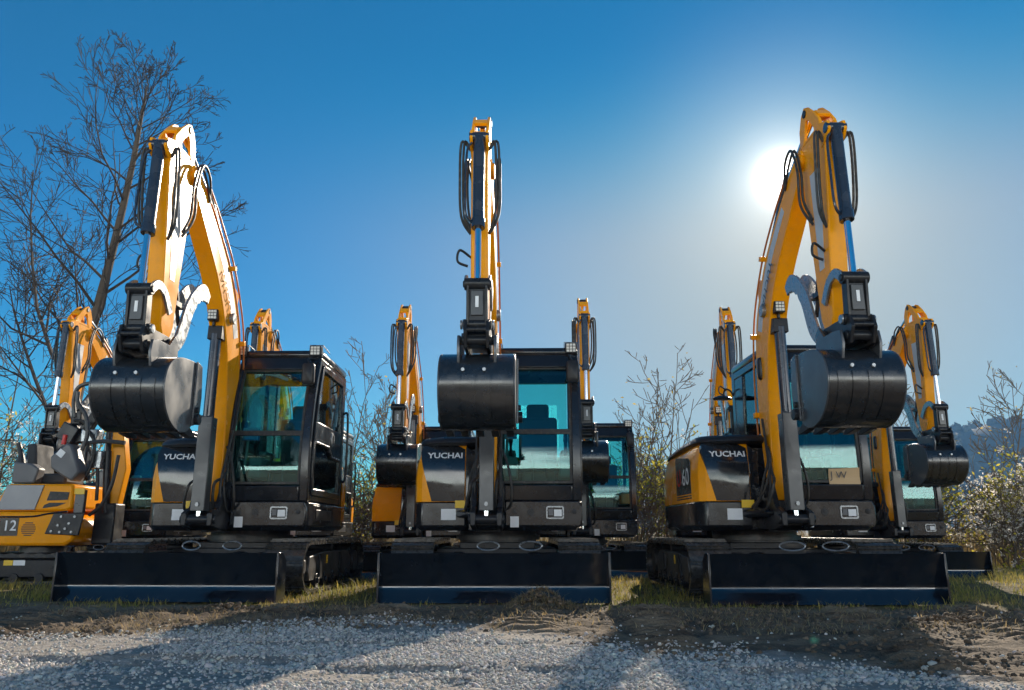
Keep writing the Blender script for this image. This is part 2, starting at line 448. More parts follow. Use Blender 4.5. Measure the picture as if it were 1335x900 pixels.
def build_track(root, side):
    xc = 0.80 * side; w = 0.40
    path = track_loop()
    mb = MB()
    outer = [(f - 0.0 * math.sin(a), z) for f, z, a in path]
    inn = []
    for f, z, a in path:
        inn.append((f + math.sin(a) * -0.03 * -1, z - math.cos(a) * 0.03))
    mb.ring(outer, inn, xc - w / 2, xc + w / 2)
    for i, (f, z, a) in enumerate(path):
        if i % 2: continue
        # pad and its raised grouser; rot about x axis
        rot = Matrix.Rotation(a, 3, 'X') if False else Matrix(((1, 0, 0), (0, math.cos(a), math.sin(a)), (0, -math.sin(a), math.cos(a))))
        nrm = (math.sin(a) * -1, math.cos(a))
        # outward normal in (f, z): rotate (0,1) by tangent angle a (a turns clockwise towards +f)
        of, oz = -math.sin(a), math.cos(a)
        rot = Matrix(((1, 0, 0), (0, math.cos(a), -oz * 0 + math.sin(a)), (0, -math.sin(a), math.cos(a))))
        R3 = Matrix(((1, 0, 0), (0, math.cos(a), -math.sin(a) * -1), (0, math.sin(a) * -1, math.cos(a))))
        c = (xc, -(f + of * 0.008), z + oz * 0.008)
        # local axes: t = tangent (cos a, sin a) in (f,z); y = -f
        def tr(lx, lt, ln, c0f=f, c0z=z, a=a, of=of, oz=oz):
            return (xc + lx, -(c0f + math.cos(a) * lt + of * ln), c0z + math.sin(a) * lt + oz * ln)
        def blk(hw, t0, t1, n0, n1):
            vs = [tr(x, t, q) for x in (-hw, hw) for t in (t0, t1) for q in (n0, n1)]
            mb.add(vs, [(0, 1, 3, 2), (4, 6, 7, 5), (0, 4, 5, 1), (2, 3, 7, 6), (0, 2, 6, 4), (1, 5, 7, 3)])
        blk(w / 2 + 0.002, -0.038, 0.038, -0.002, 0.012)
        blk(w / 2 - 0.004, -0.014, 0.014, 0.012, 0.028)
    t = obj('track', mb, 'trackpad', root, sharp=30)
    so = xc + side * 0.12
    fr = MB()
    fr.prism([(-0.86, 0.12), (0.78, 0.12), (0.84, 0.22), (0.8, 0.36), (0.3, 0.40), (-0.7, 0.40), (-0.9, 0.3)], xc - 0.13, xc + 0.13)
    f_ = obj('track_frame', fr, 'frame', t, bevel=0.01)
    gd = MB().prism([(0.42, 0.14), (0.46, 0.38), (0.50, 0.38), (0.50, 0.14)], xc + side * 0.13, xc + side * 0.155)
    obj('guard_rib', gd, 'satin', t)
    gd = MB().prism([(-0.3, 0.20), (-0.3, 0.38), (-0.36, 0.38), (-0.36, 0.18)], xc + side * 0.13, xc + side * 0.155)
    obj('guard_rib', gd, 'satin', t)
    idl = MB(); idl.cyl(V(xc - 0.1, 1.0, 0.265), V(xc + 0.1, 1.0, 0.265), 0.2, n=28)
    idl.cyl(V(xc - 0.14, 1.0, 0.265), V(xc + 0.14, 1.0, 0.265), 0.07)
    obj('idler', idl, 'frame', t, bevel=0.01)
    sp = MB(); pr = []
    for k in range(36):
        a = 2 * math.pi * k / 36; r = 0.205 if k % 3 == 0 else 0.175
        pr.append((-1.0 + r * math.cos(a), 0.265 + r * math.sin(a)))
    sp.prism(pr, xc - 0.05, xc + 0.05); sp.cyl(V(xc - 0.15, -1.0, 0.265), V(xc + 0.15, -1.0, 0.265), 0.12, n=20)
    obj('sprocket', sp, 'frame', t)
    for f in (-0.66, -0.36, -0.06, 0.24, 0.54):
        rl = MB(); rl.cyl(V(xc - 0.14, f, 0.115), V(xc + 0.14, f, 0.115), 0.075, n=18); rl.cyl(V(xc - 0.16, f, 0.115), V(xc + 0.16, f, 0.115), 0.03, n=10)
        obj('roller', rl, 'satin', t, bevel=0.006)
    tr_ = MB().cyl(V(xc - 0.13, 0.0, 0.44), V(xc + 0.13, 0.0, 0.44), 0.045, n=14)
    obj('carrier_roller', tr_, 'satin', t)
    lb = MB().box(V(xc + side * 0.1325, 0.18, 0.32), (0.004, 0.05, 0.09))
    obj('warning_label', lb, 'ylabel', t)
    return t

def blade_profile():
    front = smooth2([(1.935, 0.425), (1.895, 0.34), (1.868, 0.25), (1.852, 0.185), (1.8475, 0.16), (1.8475, 0.14), (1.853, 0.117), (1.868, 0.09), (1.897, 0.05), (1.928, 0.012)], 5)
    back = [(f - 0.03, z) for f, z in front]
    back[0] = (1.92, 0.42)
    return front, back

def build_excavator():
    root = empty('excavator', (0, 0, 0))
    # ---------------- undercarriage
    build_track(root, -1); build_track(root, 1)
    mb = MB(); mb.box(V(0, 0, 0.34), (1.24, 1.1, 0.2)); mb.box(V(0, 0, 0.46), (0.8, 0.8, 0.08))
    for s in (-1, 1):
        mb.box(V(s * 0.5, 0.45, 0.33), (0.35, 0.3, 0.14)); mb.box(V(s * 0.5, -0.45, 0.33), (0.35, 0.3, 0.14))
    obj('undercarriage_frame', mb, 'satin', root, bevel=0.012)
    mb = MB().cyl(V(0, 0, 0.5), V(0, 0, 0.63), 0.42, n=40); mb.cyl(V(0, 0, 0.52), V(0, 0, 0.57), 0.46, n=40)
    obj('slew_ring', mb, 'frame', root)
    # ---------------- blade
    fr, bk = blade_profile()
    mb = MB().ring(fr, bk, -0.985, 0.985, closed=False)
    bl = obj('blade', mb, 'blade', root, sharp=50)
    for s in (-1, 1):
        mb = MB().prism([(1.95, 0.43), (1.955, 0.0), (1.72, 0.0), (1.74, 0.36), (1.84, 0.43)], s * 0.985, s * 1.003)
        obj('end_plate', mb, 'blade', bl, bevel=0.003)
    mb = MB().box(V(0, 1.83, 0.38), (1.94, 0.06, 0.04)); mb.box(V(0, 1.77, 0.1), (1.94, 0.06, 0.05))
    obj('stiffener', mb, 'satin', bl, bevel=0.006)
    for s in (-1, 1):
        mb = MB().prism([(0.5, 0.22), (0.5, 0.34), (1.2, 0.42), (1.8, 0.34), (1.8, 0.12), (1.2, 0.24)], s * 0.36 - 0.05, s * 0.36 + 0.05)
        obj('blade_arm', mb, 'satin', root, bevel=0.01)
    for x in (-0.07, 0.33):
        pts = []
        for k in range(24):
            a = 2 * math.pi * k / 24
            pts.append(V(x + 0.105 * math.cos(a), 1.32 + 0.04 * math.cos(a), 0.475 + 0.04 * math.sin(a)))
        obj('hose_loop', MB().tube(pts, 0.008, 6, closed=True), 'silver', root)
    # ---------------- house
    def outline(inset, z, front=0.84, left=-0.83):
        p = [(-0.74, front), (-0.80, front - 0.06), (left, front - 0.18), (left, 0.0), (left + 0.01, -0.6)]
        for k in range(1, 8):
            a = R(180 + 90 * k / 8.0)
            p.append((-0.2 + 0.63 * math.cos(a) - 0.0, -0.62 + 0.66 * math.sin(a)))
        p += [(0.0, -1.30), (0.3, -1.28)]
        for k in range(1, 6):
            a = R(270 + 90 * k / 6.0)
            p.append((0.35 + 0.52 * math.cos(a), -0.7 + 0.58 * math.sin(a)))
        p += [(0.875, -0.55)]
        cx, cf = 0.0, -0.2
        q = []
        for x, f in p:
            dx, df = x - cx, f - cf; L = math.hypot(dx, df)
            q.append(V(x - dx / L * inset, f - df / L * inset, z))
        return q
    def house_ring(inset, z, front, xr):
        base = outline(inset, z, front)
        return base + [V(xr, -0.5, z), V(xr, front, z)] if False else base
    # black skirt under everything
    def skirt(inset, z):
        p = outline(inset, z)
        return p + [V(0.875 - inset, 0.90, z), V(0.80, 0.975 - inset, z), V(0.10, 0.975 - inset, z), V(0.08, 0.72, z), V(-0.28, 0.72, z), V(-0.30, 0.84 - inset, z)]
    mb = MB().loft([skirt(0.06, 0.615), skirt(0.0, 0.66), skirt(0.0, 0.895)])
    hs = obj('lower_body', mb, 'black', root, bevel=0.01)
    # yellow body shell, drawn in towards the top
    def shell(inset, z):
        p = outline(inset, z)
        return p + [V(0.84 - inset, -0.60, z), V(-0.045, -0.60, z), V(-0.045, 0.44, z), V(-0.30, 0.44, z), V(-0.30, 0.84 - inset * 0.4, z)]
    mb = MB().loft([shell(0.0, 0.90), shell(-0.005, 1.15), shell(0.012, 1.28), shell(0.06, 1.40), shell(0.11, 1.475)])
    cw = obj('counterweight', mb, 'yellow', root, sharp=28)
    # dark front hood panel
    hood_sec = [(0.905, 0.862, -0.645), (1.05, 0.866, -0.685), (1.18, 0.864, -0.722), (1.27, 0.856, -0.745), (1.33, 0.843, -0.757), (1.40, 0.822, -0.765), (1.475, 0.785, -0.748)]
    mb = MB()
    hv, hf = [], []
    for z, f, xl in hood_sec:
        for k in range(5):
            t = k / 4; x = xl + (-0.31 - xl) * t
            hv.append(V(x, f - 0.02 * (1 - t) ** 3, z))
    nfront = len(hv)
    hv += [(x, y + 0.07, z) for x, y, z in hv]
    nr_ = len(hood_sec)
    for r_ in range(nr_ - 1):
        for k in range(4):
            q = (r_ * 5 + k, r_ * 5 + k + 1, r_ * 5 + k + 6, r_ * 5 + k + 5)
            hf.append(q); hf.append(tuple(nfront + i for i in reversed(q)))
        for k in (0, 4):
            i = r_ * 5 + k; hf.append((i, i + 5, nfront + i + 5, nfront + i))
    for r_ in (0, nr_ - 1):
        for k in range(4):
            i = r_ * 5 + k; hf.append((i, i + 1, nfront + i + 1, nfront + i))
    mb.add(hv, hf)
    hd = obj('hood_panel', mb, 'hood', root, sharp=50)
    mb = MB().loft([[V(x, f, z) for x, f, z in ((-0.30, 0.80, 0.905), (-0.20, 0.80, 0.905), (-0.20, 0.78, 1.40), (-0.30, 0.79, 1.46))],
                    [V(x, f, z) for x, f, z in ((-0.30, 0.845, 0.905), (-0.20, 0.845, 0.905), (-0.20, 0.82, 1.40), (-0.30, 0.83, 1.46))]])
    mb.box(V(-0.172, 0.60, 1.17), (0.252, 0.31, 0.54))
    obj('side_panel', mb, 'hood', root, bevel=0.006)
    mb = MB().text('YUCHAI', 0.082, V(-0.51, 0.8335, 1.362), (1, -0.02, 0.0), (0, 0.30, 1), depth=0.006, xs=1.2, off=0.0022)
    obj('maker_lettering', mb, 'white', hd, recalc=False)
    # hood cap
    def cap(inset, z, dz=0.0):
        p = outline(0.06 + inset, z)[:14]
        q = []
        for k, (x, y, zz) in enumerate(p):
            f = -y
            q.append((x, y, zz - 0.16 * max(0, -f - 0.1) ** 1.2 * 0.6))
        q += [V(-0.055, -1.15 + inset, z - 0.1), V(-0.055, 0.86 - inset, z), V(-0.2, 0.90 - inset, z), V(-0.5, 0.91 - inset, z)]
        return q
    mb = MB().loft([cap(0.03, 1.472), cap(-0.005, 1.492), cap(0.0, 1.522), cap(0.05, 1.555)])
    obj('hood_cap', mb, 'satin', root, sharp=50)
    # side decal with model figures
    dx = -0.8345
    prof = [(-0.04, 0.985), (0.60, 0.985), (0.60, 1.31), (0.54, 1.345), (0.0, 1.39), (-0.04, 1.36)]
    dc = obj('model_decal', MB().prism(prof, dx - 0.002, dx + 0.004), 'decalblack', root)
    t = MB().text('60', 0.25, (dx - 0.0035, -0.40, 1.155), (0, -1, 0), (0, 0, 1), depth=0.001, xs=1.2, off=0.002)
    obj('model_figures', t, 'white', dc, recalc=False)
    t = MB().text('U', 0.25, (dx - 0.0035, -0.10, 1.155), (0, -1, 0), (0, 0, 1), depth=0.001, xs=1.05, off=0.002)
    obj('model_letter', t, 'red', dc, recalc=False)
    t = MB()
    for z in (0.94, 0.965): t.box((dx + 0.0005, -0.28, z), (0.006, 0.64, 0.012))
    obj('decal_stripe', t, 'decalblack', dc)
    # stickers and front boxes of the lower body
    obj('white_sticker', MB().box(V(-0.47, 0.842, 0.775), (0.15, 0.006, 0.11)), 'white', hs)
    obj('warning_sticker', MB().box(V(-0.34, 0.857, 0.875), (0.125, 0.012, 0.075)), 'ylabel', hs)
    # ---------------- swing post
    mb = MB().prism([(0.6, 0.64), (1.15, 0.62), (1.42, 0.66), (1.42, 0.78), (1.25, 0.84), (1.16, 1.02), (0.98, 1.1), (0.84, 1.02), (0.84, 0.88), (0.6, 0.84)], BX - 0.15, BX - 0.10)
    mb.prism([(0.6, 0.64), (1.15, 0.62), (1.42, 0.66), (1.42, 0.78), (1.25, 0.84), (1.16, 1.02), (0.98, 1.1), (0.84, 1.02), (0.84, 0.88), (0.6, 0.84)], BX + 0.10, BX + 0.15)
    mb.prism([(0.6, 0.64), (1.15, 0.62), (1.3, 0.66), (1.3, 0.74), (0.9, 0.86), (0.6, 0.84)], BX - 0.1, BX + 0.1)
    mb.cyl(V(BX, 0.95, 0.6), V(BX, 0.95, 0.9), 0.12)
    mb.cyl(V(BX - 0.17, 1.36, 0.72), V(BX + 0.17, 1.36, 0.72), 0.045)
    mb.cyl(V(BX - 0.17, 1.0, 0.98), V(BX + 0.17, 1.0, 0.98), 0.055)
    obj('swing_bracket', mb, 'satin', root, bevel=0.008)
    mb = MB().cyl(V(-0.36, 0.82, 0.78), V(-0.20, 1.1, 0.78), 0.04); mb.cyl(V(-0.25, 1.02, 0.78), V(BX - 0.13, 1.2, 0.78), 0.025)
    obj('swing_cylinder', mb, 'black', root)
    # ---------------- boom
    cl = smooth2([(1.0, 0.98), (0.94, 1.5), (0.97, 2.05), (1.1, 2.55), (1.42, 3.02), (1.9, 3.42), (2.3, 3.71)], 6)
    hw = np.interp(np.linspace(0, 1, len(cl)), [0, .17, .33, .5, .67, .83, 1], [.085, .14, .175, .2, .185, .15, .095])
    front, rear = [], []
    for i, (f, z) in enumerate(cl):
        a = cl[max(i - 1, 0)]; b = cl[min(i + 1, len(cl) - 1)]
        tf, tz = b[0] - a[0], b[1] - a[1]; L = math.hypot(tf, tz)
        nf, nz = tz / L, -tf / L
        front.append((f + nf * hw[i], z + nz * hw[i])); rear.append((f - nf * hw[i], z - nz * hw[i]))
    prof = front + [(2.40, 3.78), (2.36, 3.82)] + rear[::-1] + [(0.95, 0.9), (1.06, 0.9)]
    boom = obj('boom', MB().prism(prof, BX - 0.10, BX + 0.10), 'yellow', root, bevel=0.012, sharp=30)
    mb = MB()
    for i in range(0, len(cl), 1): pass
    for s in (-1, 1):
        mb = MB().cyl(V(BX + s * 0.09, 1.17, 2.66), V(BX + s * 0.145, 1.17, 2.66), 0.06, n=20)
        obj('boom_boss', mb, 'silver', boom, bevel=0.006)
    # pale stripe with lettering along both sides of the upper boom
    i0, i1 = 17, len(cl) - 7
    seg = list(range(i0, i1 + 1))
    def off(i, k):
        a = cl[max(i - 1, 0)]; b = cl[min(i + 1, len(cl) - 1)]
        tf, tz = b[0] - a[0], b[1] - a[1]; L = math.hypot(tf, tz)
        return (cl[i][0] + tz / L * hw[i] * k, cl[i][1] - tf / L * hw[i] * k)
    for s in (-1, 1):
        x = BX + s * 0.1015
        mb = MB().ring([off(i, -0.02) for i in seg], [off(i, -0.62) for i in seg], x - 0.002, x + 0.002, closed=False)
        st = obj('boom_stripe', mb, 'greyfilm', boom)
        ia, ib = i0 + 3, i1 - 4
        pa = off(ia, -0.32); pb = off(ib, -0.32)
        mid = V(x + s * 0.0025, (pa[0] + pb[0]) / 2, (pa[1] + pb[1]) / 2)
        d = Vector((0, -(pb[0] - pa[0]), pb[1] - pa[1])).normalized()
        right = d if s > 0 else -d
        nrm = Vector((s, 0, 0)); up = nrm.cross(right)
        t = MB().text('YUCHAI', 0.125, mid, right, up, depth=0.001, xs=1.15, off=0.002)
        obj('boom_lettering', t, 'darktext', st, recalc=False)
    # pipes along the back of the boom
    pts_r = []
    for i in range(6, len(cl) - 3):
        k = -1.0
        a = off(i, k); b = off(i, k * 0.0)
        d = Vector((a[0] - b[0], a[1] - b[1])).normalized()
        pts_r.append((a[0] + d.x * 0.05, a[1] + d.y * 0.05))
    for x in (-0.085, -0.045, 0.06, 0.1):
        sh = 0.0 if abs(x) < 0.07 else 0.03
        mb = MB().tube([V(BX + x * 1.25, f, z) for f, z in pts_r], 0.011, 7)
        obj('boom_pipe', mb, 'pipe', boom)
    for i in (8, 16, 24):
        a = off(i, -1.0)
        obj('pipe_clamp', MB().box(V(BX, a[0] - 0.02, a[1] + 0.03), (0.30, 0.06, 0.05), Matrix.Rotation(R(20 if i > 12 else 0), 3, 'X')), 'yellow', boom, bevel=0.005)
    # stick cylinder on top of the boom
    mb = MB().cyl(V(BX, 1.02, 2.98), V(BX, 1.85, 3.78), 0.055)
    ac = obj('arm_cylinder', mb, 'cylinder', root, bevel=0.008)
    obj('piston_rod', MB().cyl(V(BX, 1.8, 3.73), V(BX, 2.50, 4.06), 0.03), 'chrome', ac)
    obj('cylinder_lug', MB().prism([(0.98, 2.74), (1.22, 2.96), (1.05, 3.03), (0.93, 2.98)], BX - 0.07, BX + 0.07), 'yellow', ac, bevel=0.006)
    # boom cylinder with guard
    mb = MB().cyl(V(BX, 1.34, 1.45), V(BX, 1.315, 2.46), 0.062, n=20)
    bc = obj('boom_cylinder', mb, 'cylinder', root, bevel=0.006)
    obj('piston_rod', MB().cyl(V(BX, 1.36, 0.72), V(BX, 1.34, 1.5), 0.035), 'chrome', bc)
    mb = MB().prism([(1.42, 0.80), (1.40, 1.66), (1.385, 1.68), (1.385, 0.80)], BX - 0.078, BX + 0.078)
    mb.prism([(1.41, 0.80), (1.39, 1.66), (1.27, 1.66), (1.29, 0.80)], BX - 0.082, BX - 0.068)
    mb.prism([(1.41, 0.80), (1.39, 1.66), (1.27, 1.66), (1.29, 0.80)], BX + 0.068, BX + 0.082)
    obj('rod_guard', mb, 'plate', bc, bevel=0.004)
    obj('guard_bolt', MB().cyl(V(BX, 1.40, 0.86), V(BX, 1.435, 0.86), 0.022, n=6), 'silver', bc)
    obj('cylinder_lug', MB().prism([(1.20, 2.40), (1.37, 2.40), (1.36, 2.54), (1.2, 2.56)], BX - 0.085, BX + 0.085), 'satin', bc, bevel=0.006)
    # boom lamp
    mb = MB().box(V(BX - 0.02, 1.385, 2.64), (0.12, 0.07, 0.115)); mb.box(V(BX - 0.02, 1.36, 2.56), (0.03, 0.04, 0.06))
    lp = obj('boom_light', mb, 'satin', root, bevel=0.008)
    mb = MB()
    for i in range(3):
        for j in range(3): mb.box(V(BX - 0.02 + (i - 1) * 0.034, 1.423, 2.642 + (j - 1) * 0.032), (0.027, 0.012, 0.025))
    obj('lamp_lens', mb, 'lens', lp)
    # ---------------- stick
    body = [(2.33, 3.60), (2.25, 3.72), (2.36, 3.85), (2.80, 3.86), (2.86, 3.72), (2.82, 3.45), (2.74, 2.75), (2.70, 2.30), (2.63, 2.18), (2.53, 2.18), (2.46, 2.32), (2.40, 2.9)]
    st = obj('stick', MB().prism(body, BX - 0.085, BX + 0.085), 'yellow', root, bevel=0.012, sharp=30)
    outer = [(2.36, 3.82), (2.37, 3.98), (2.43, 4.10), (2.50, 4.15), (2.57, 4.12), (2.68, 4.02), (2.78, 3.90), (2.81, 3.82)]
    inner = [(2.46, 3.82), (2.475, 3.90), (2.50, 3.98), (2.525, 4.02), (2.56, 4.00), (2.61, 3.95), (2.66, 3.88), (2.68, 3.82)]
    for s in (-1, 1):
        x = BX + s * 0.075
        obj('stick_ear', MB().ring(outer, inner, x - 0.014, x + 0.014), 'yellow', st, bevel=0.004)
    mb = MB().cyl(V(BX - 0.10, 2.51, 4.085), V(BX + 0.10, 2.51, 4.085), 0.035); 
    obj('top_pin', mb, 'satin', st, bevel=0.004)
    mb = MB().box(V(BX, 2.70, 3.99), (0.13, 0.03, 0.10), Matrix.Rotation(R(-45), 3, 'X'))
    obj('ear_brace', mb, 'yellow', st, bevel=0.004)
    for s in (-1, 1):
        obj('stick_boss', MB().cyl(V(BX + s * 0.08, 2.34, 3.70), V(BX + s * 0.125, 2.34, 3.70), 0.075, n=22), 'yellow', st, bevel=0.008)
        obj('cylinder_ear', MB().prism([(2.74, 3.86), (2.93, 3.80), (2.95, 3.72), (2.90, 3.66), (2.78, 3.62)], BX + s * 0.078 - 0.014, BX + s * 0.078 + 0.014), 'yellow', st, bevel=0.004)
        obj('stick_stripe', MB().ring([(2.50, 3.5), (2.52, 3.0), (2.53, 2.7)], [(2.72, 3.5), (2.66, 3.0), (2.62, 2.7)], BX + s * 0.0865 - 0.002, BX + s * 0.0865 + 0.002, closed=False), 'greyfilm', st)
    # bucket cylinder
    cx = BX - 0.0
    mb = MB().cyl(V(cx, 2.905, 3.75), V(cx, 2.94, 2.98), 0.056, n=22); mb.cyl(V(cx, 2.938, 3.03), V(cx, 2.943, 2.955), 0.066, n=22)
    mb.cyl(V(cx - 0.1, 2.90, 3.745), V(cx + 0.1, 2.90, 3.745), 0.045, n=16)
    bcyl = obj('bucket_cylinder', mb, 'cylinder', root, bevel=0.005)
    obj('piston_rod', MB().cyl(V(cx, 2.94, 3.0), V(cx, 2.955, 2.52), 0.031, n=16), 'chrome', bcyl)
    mb = MB().tube(smoothpath([V(cx - 0.07, 2.93, 3.68), V(cx - 0.115, 2.95, 3.60), V(cx - 0.125, 2.97, 3.3), V(cx - 0.12, 2.98, 3.06), V(cx - 0.06, 2.95, 3.0)]), 0.012, 7)
    obj('feed_pipe', mb, 'cylinder', bcyl)
    # link work
    mb = MB().cyl(V(cx - 0.14, 2.965, 2.53), V(cx + 0.14, 2.965, 2.53), 0.05, n=18); mb.cyl(V(cx - 0.155, 2.965, 2.53), V(cx + 0.155, 2.965, 2.53), 0.028, n=12)
    mb.prism([(2.92, 2.55), (3.01, 2.55), (2.99, 2.18), (2.90, 2.18)], cx - 0.115, cx - 0.085)
    mb.prism([(2.92, 2.55), (3.01, 2.55), (2.99, 2.18), (2.90, 2.18)], cx + 0.085, cx + 0.115)
    mb.box(V(cx, 2.955, 2.36), (0.18, 0.05, 0.27))
    mb.cyl(V(cx - 0.15, 2.945, 2.20), V(cx + 0.15, 2.945, 2.20), 0.045, n=18)
    lk = obj('bucket_link', mb, 'satin', root, bevel=0.005)
    obj('link_plate', MB().box(V(cx, 2.988, 2.365), (0.13, 0.02, 0.2)), 'plate', lk, bevel=0.004)
    obj('white_label', MB().box(V(cx, 3.0, 2.375), (0.035, 0.006, 0.09)), 'white', lk)
    for s in (-1, 1):
        arc = smooth2([(2.965, 2.53), (2.86, 2.60), (2.72, 2.56), (2.60, 2.42)], 4)
        o_, i_ = [], []
        for k, (f, z) in enumerate(arc):
            a = arc[max(k - 1, 0)]; b = arc[min(k + 1, len(arc) - 1)]
            tf, tz = b[0] - a[0], b[1] - a[1]; L = math.hypot(tf, tz)
            o_.append((f - tz / L * 0.04, z + tf / L * 0.04)); i_.append((f + tz / L * 0.04, z - tf / L * 0.04))
        obj('guide_link', MB().ring(o_, i_, BX + s * 0.13 - 0.014, BX + s * 0.13 + 0.014, closed=False), 'silver', root, bevel=0.004)
    # coupler
    mb = MB().prism([(2.50, 2.22), (3.02, 2.22), (3.06, 2.12), (3.0, 2.0), (2.5, 2.0), (2.46, 2.12)], cx - 0.135, cx - 0.10)
    mb.prism([(2.50, 2.22), (3.02, 2.22), (3.06, 2.12), (3.0, 2.0), (2.5, 2.0), (2.46, 2.12)], cx + 0.10, cx + 0.135)
    mb.box(V(cx, 2.76, 2.10), (0.22, 0.40, 0.10))
    mb.cyl(V(cx - 0.16, 2.58, 2.16), V(cx + 0.16, 2.58, 2.16), 0.042); mb.cyl(V(cx - 0.155, 2.96, 2.07), V(cx + 0.155, 2.96, 2.07), 0.038)
    mb.cyl(V(cx - 0.13, 3.03, 2.14), V(cx + 0.13, 3.03, 2.14), 0.02)
    cp = obj('quick_coupler', mb, 'satin', root, bevel=0.005)
    for s in (-1, 1):
        obj('coupler_pin_cap', MB().cyl(V(cx + s * 0.158, 2.945, 2.20), V(cx + s * 0.18, 2.945, 2.20), 0.038, n=16), 'silver', cp, bevel=0.004)
    # thumb
    tp = smooth2([(2.50, 2.14), (2.34, 2.22), (2.24, 2.36), (2.14, 2.60), (2.0, 2.76), (1.86, 2.83), (1.74, 2.79)], 4)
    thw = np.interp(np.linspace(0, 1, len(tp)), [0, .3, .6, .85, 1], [.05, .085, .075, .085, .05])
    o_, i_ = [], []
    for k, (f, z) in enumerate(tp):
        a = tp[max(k - 1, 0)]; b = tp[min(k + 1, len(tp) - 1)]
        tf, tz = b[0] - a[0], b[1] - a[1]; L = math.hypot(tf, tz)
        saw = 0.018 if (k > len(tp) * 0.55 and k % 2) else 0.0
        o_.append((f + tz / L * thw[k], z - tf / L * thw[k])); i_.append((f - tz / L * (thw[k] - saw), z + tf / L * (thw[k] - saw)))
    mb = MB()
    for s in (-1, 1): mb.ring(o_, i_, BX + s * 0.07 - 0.014, BX + s * 0.07 + 0.014, closed=False)
    mb.cyl(V(BX - 0.09, 2.50, 2.14), V(BX + 0.09, 2.50, 2.14), 0.04); mb.cyl(V(BX - 0.08, 2.1, 2.62), V(BX + 0.08, 2.1, 2.62), 0.025)
    obj('thumb', mb, 'silver', root, bevel=0.003)
    mb = MB().cyl(V(BX, 2.43, 2.95), V(BX, 2.30, 2.62), 0.034); mb.cyl(V(BX, 2.30, 2.62), V(BX, 2.2, 2.42), 0.02); mb.box(V(BX, 2.43, 2.98), (0.1, 0.08, 0.1)); mb.box(V(BX, 2.34, 2.58), (0.12, 0.12, 0.05))
    obj('thumb_cylinder', mb, 'satin', root, bevel=0.004)
    # ---------------- bucket
    W = 0.33
    ob = smooth2([(2.40, 1.40), (2.50, 1.335), (2.66, 1.315), (2.84, 1.37), (2.98, 1.49), (3.05, 1.66), (3.02, 1.83), (2.92, 1.94), (2.76, 2.0), (2.56, 2.02), (2.42, 2.02)], 4)
    ib = []
    for k, (f, z) in enumerate(ob):
        a = ob[max(k - 1, 0)]; b = ob[min(k + 1, len(ob) - 1)]
        tf, tz = b[0] - a[0], b[1] - a[1]; L = math.hypot(tf, tz)
        ib.append((f - tz / L * 0.022, z + tf / L * 0.022))
    bk = obj('bucket', MB().ring(ob, ib, BX - W, BX + W, closed=False), 'bucket', root, bevel=0.004, sharp=40)
    for s in (-1, 1):
        sp_ = [(f - (f - 2.7) * 0.0, z) for f, z in ob] + [(2.34, 1.98), (2.31, 1.7), (2.33, 1.45)]
        x = BX + s * (W + 0.008)
        obj('side_plate', MB().prism(sp_, x - 0.008, x + 0.008), 'bucketgrey', bk, bevel=0.004, sharp=40)
        mb = MB().prism([(2.30, 2.0), (2.42, 2.03), (2.42, 1.40), (2.28, 1.44), (2.26, 1.7)], BX + s * (W + 0.026) - 0.01, BX + s * (W + 0.026) + 0.01)
        obj('side_cutter', mb, 'bucketgrey', bk, bevel=0.004)
        mb = MB().cyl(V(BX + s * (W + 0.0), 2.36, 1.47), V(BX + s * (W + 0.075), 2.36, 1.47), 0.055, n=10)
        mb.cyl(V(BX + s * (W + 0.0), 2.36, 1.56), V(BX + s * (W + 0.06), 2.36, 1.56), 0.03, n=8)
        obj('cutter_bolt', mb, 'satin', bk, bevel=0.004)
    for k in range(5):
        x = BX + (k - 2) * 0.145
        mb = MB().prism([(2.44, 1.42), (2.48, 1.32), (2.30, 1.295), (2.22, 1.30), (2.30, 1.36)], x - 0.034, x + 0.034)
        obj('tooth', mb, 'satin', bk, bevel=0.005)
    # wear strips across the belly, welded proud
    seg_ = [k for k in range(len(ob)) if 12 <= k <= 22]
    for x in (-0.20, -0.07, 0.07, 0.20):
        o2 = []
        for k in seg_:
            a = ob[k - 1]; b = ob[k + 1]; tf, tz = b[0] - a[0], b[1] - a[1]; L = math.hypot(tf, tz)
            o2.append((ob[k][0] + tz / L * 0.008, ob[k][1] - tf / L * 0.008))
        obj('wear_strip', MB().ring(o2, [ob[k] for k in seg_], BX + x - 0.058, BX + x + 0.058, closed=False), 'bucket', bk)
    for x in (-0.12, 0.07):
        obj('drain_plug', MB().cyl(V(BX + x, 3.03, 1.80), V(BX + x, 3.052, 1.80), 0.016, n=12), 'silver', bk)
    for s in (-1, 1):
        obj('bucket_ear', MB().prism([(2.48, 2.2), (2.56, 2.25), (2.66, 2.14), (2.88, 2.14), (3.0, 2.12), (3.03, 2.0), (2.99, 1.86), (2.7, 1.98), (2.46, 2.0)], BX + s * 0.165 - 0.013, BX + s * 0.165 + 0.013), 'bucketgrey', bk, bevel=0.004)
    # ---------------- hoses
    def hose(pts, r=0.013, name='hose'):
        return obj(name, MB().tube(smoothpath([V(*p) for p in pts]), r, 7), 'rubber', root)
    for s, dx in ((-1, 0.0), (-1, 0.035), (1, 0.0), (1, 0.035)):
        x = BX + s * (0.125 + dx)
        hose([(BX + s * 0.11, 1.98, 3.60 + dx), (x, 2.14, 3.76 + dx), (x + s * 0.02, 2.34, 3.82), (x + s * 0.03, 2.46, 3.55), (x + s * 0.02, 2.44, 3.3 - dx), (BX + s * 0.1, 2.5, 3.12 - dx)])
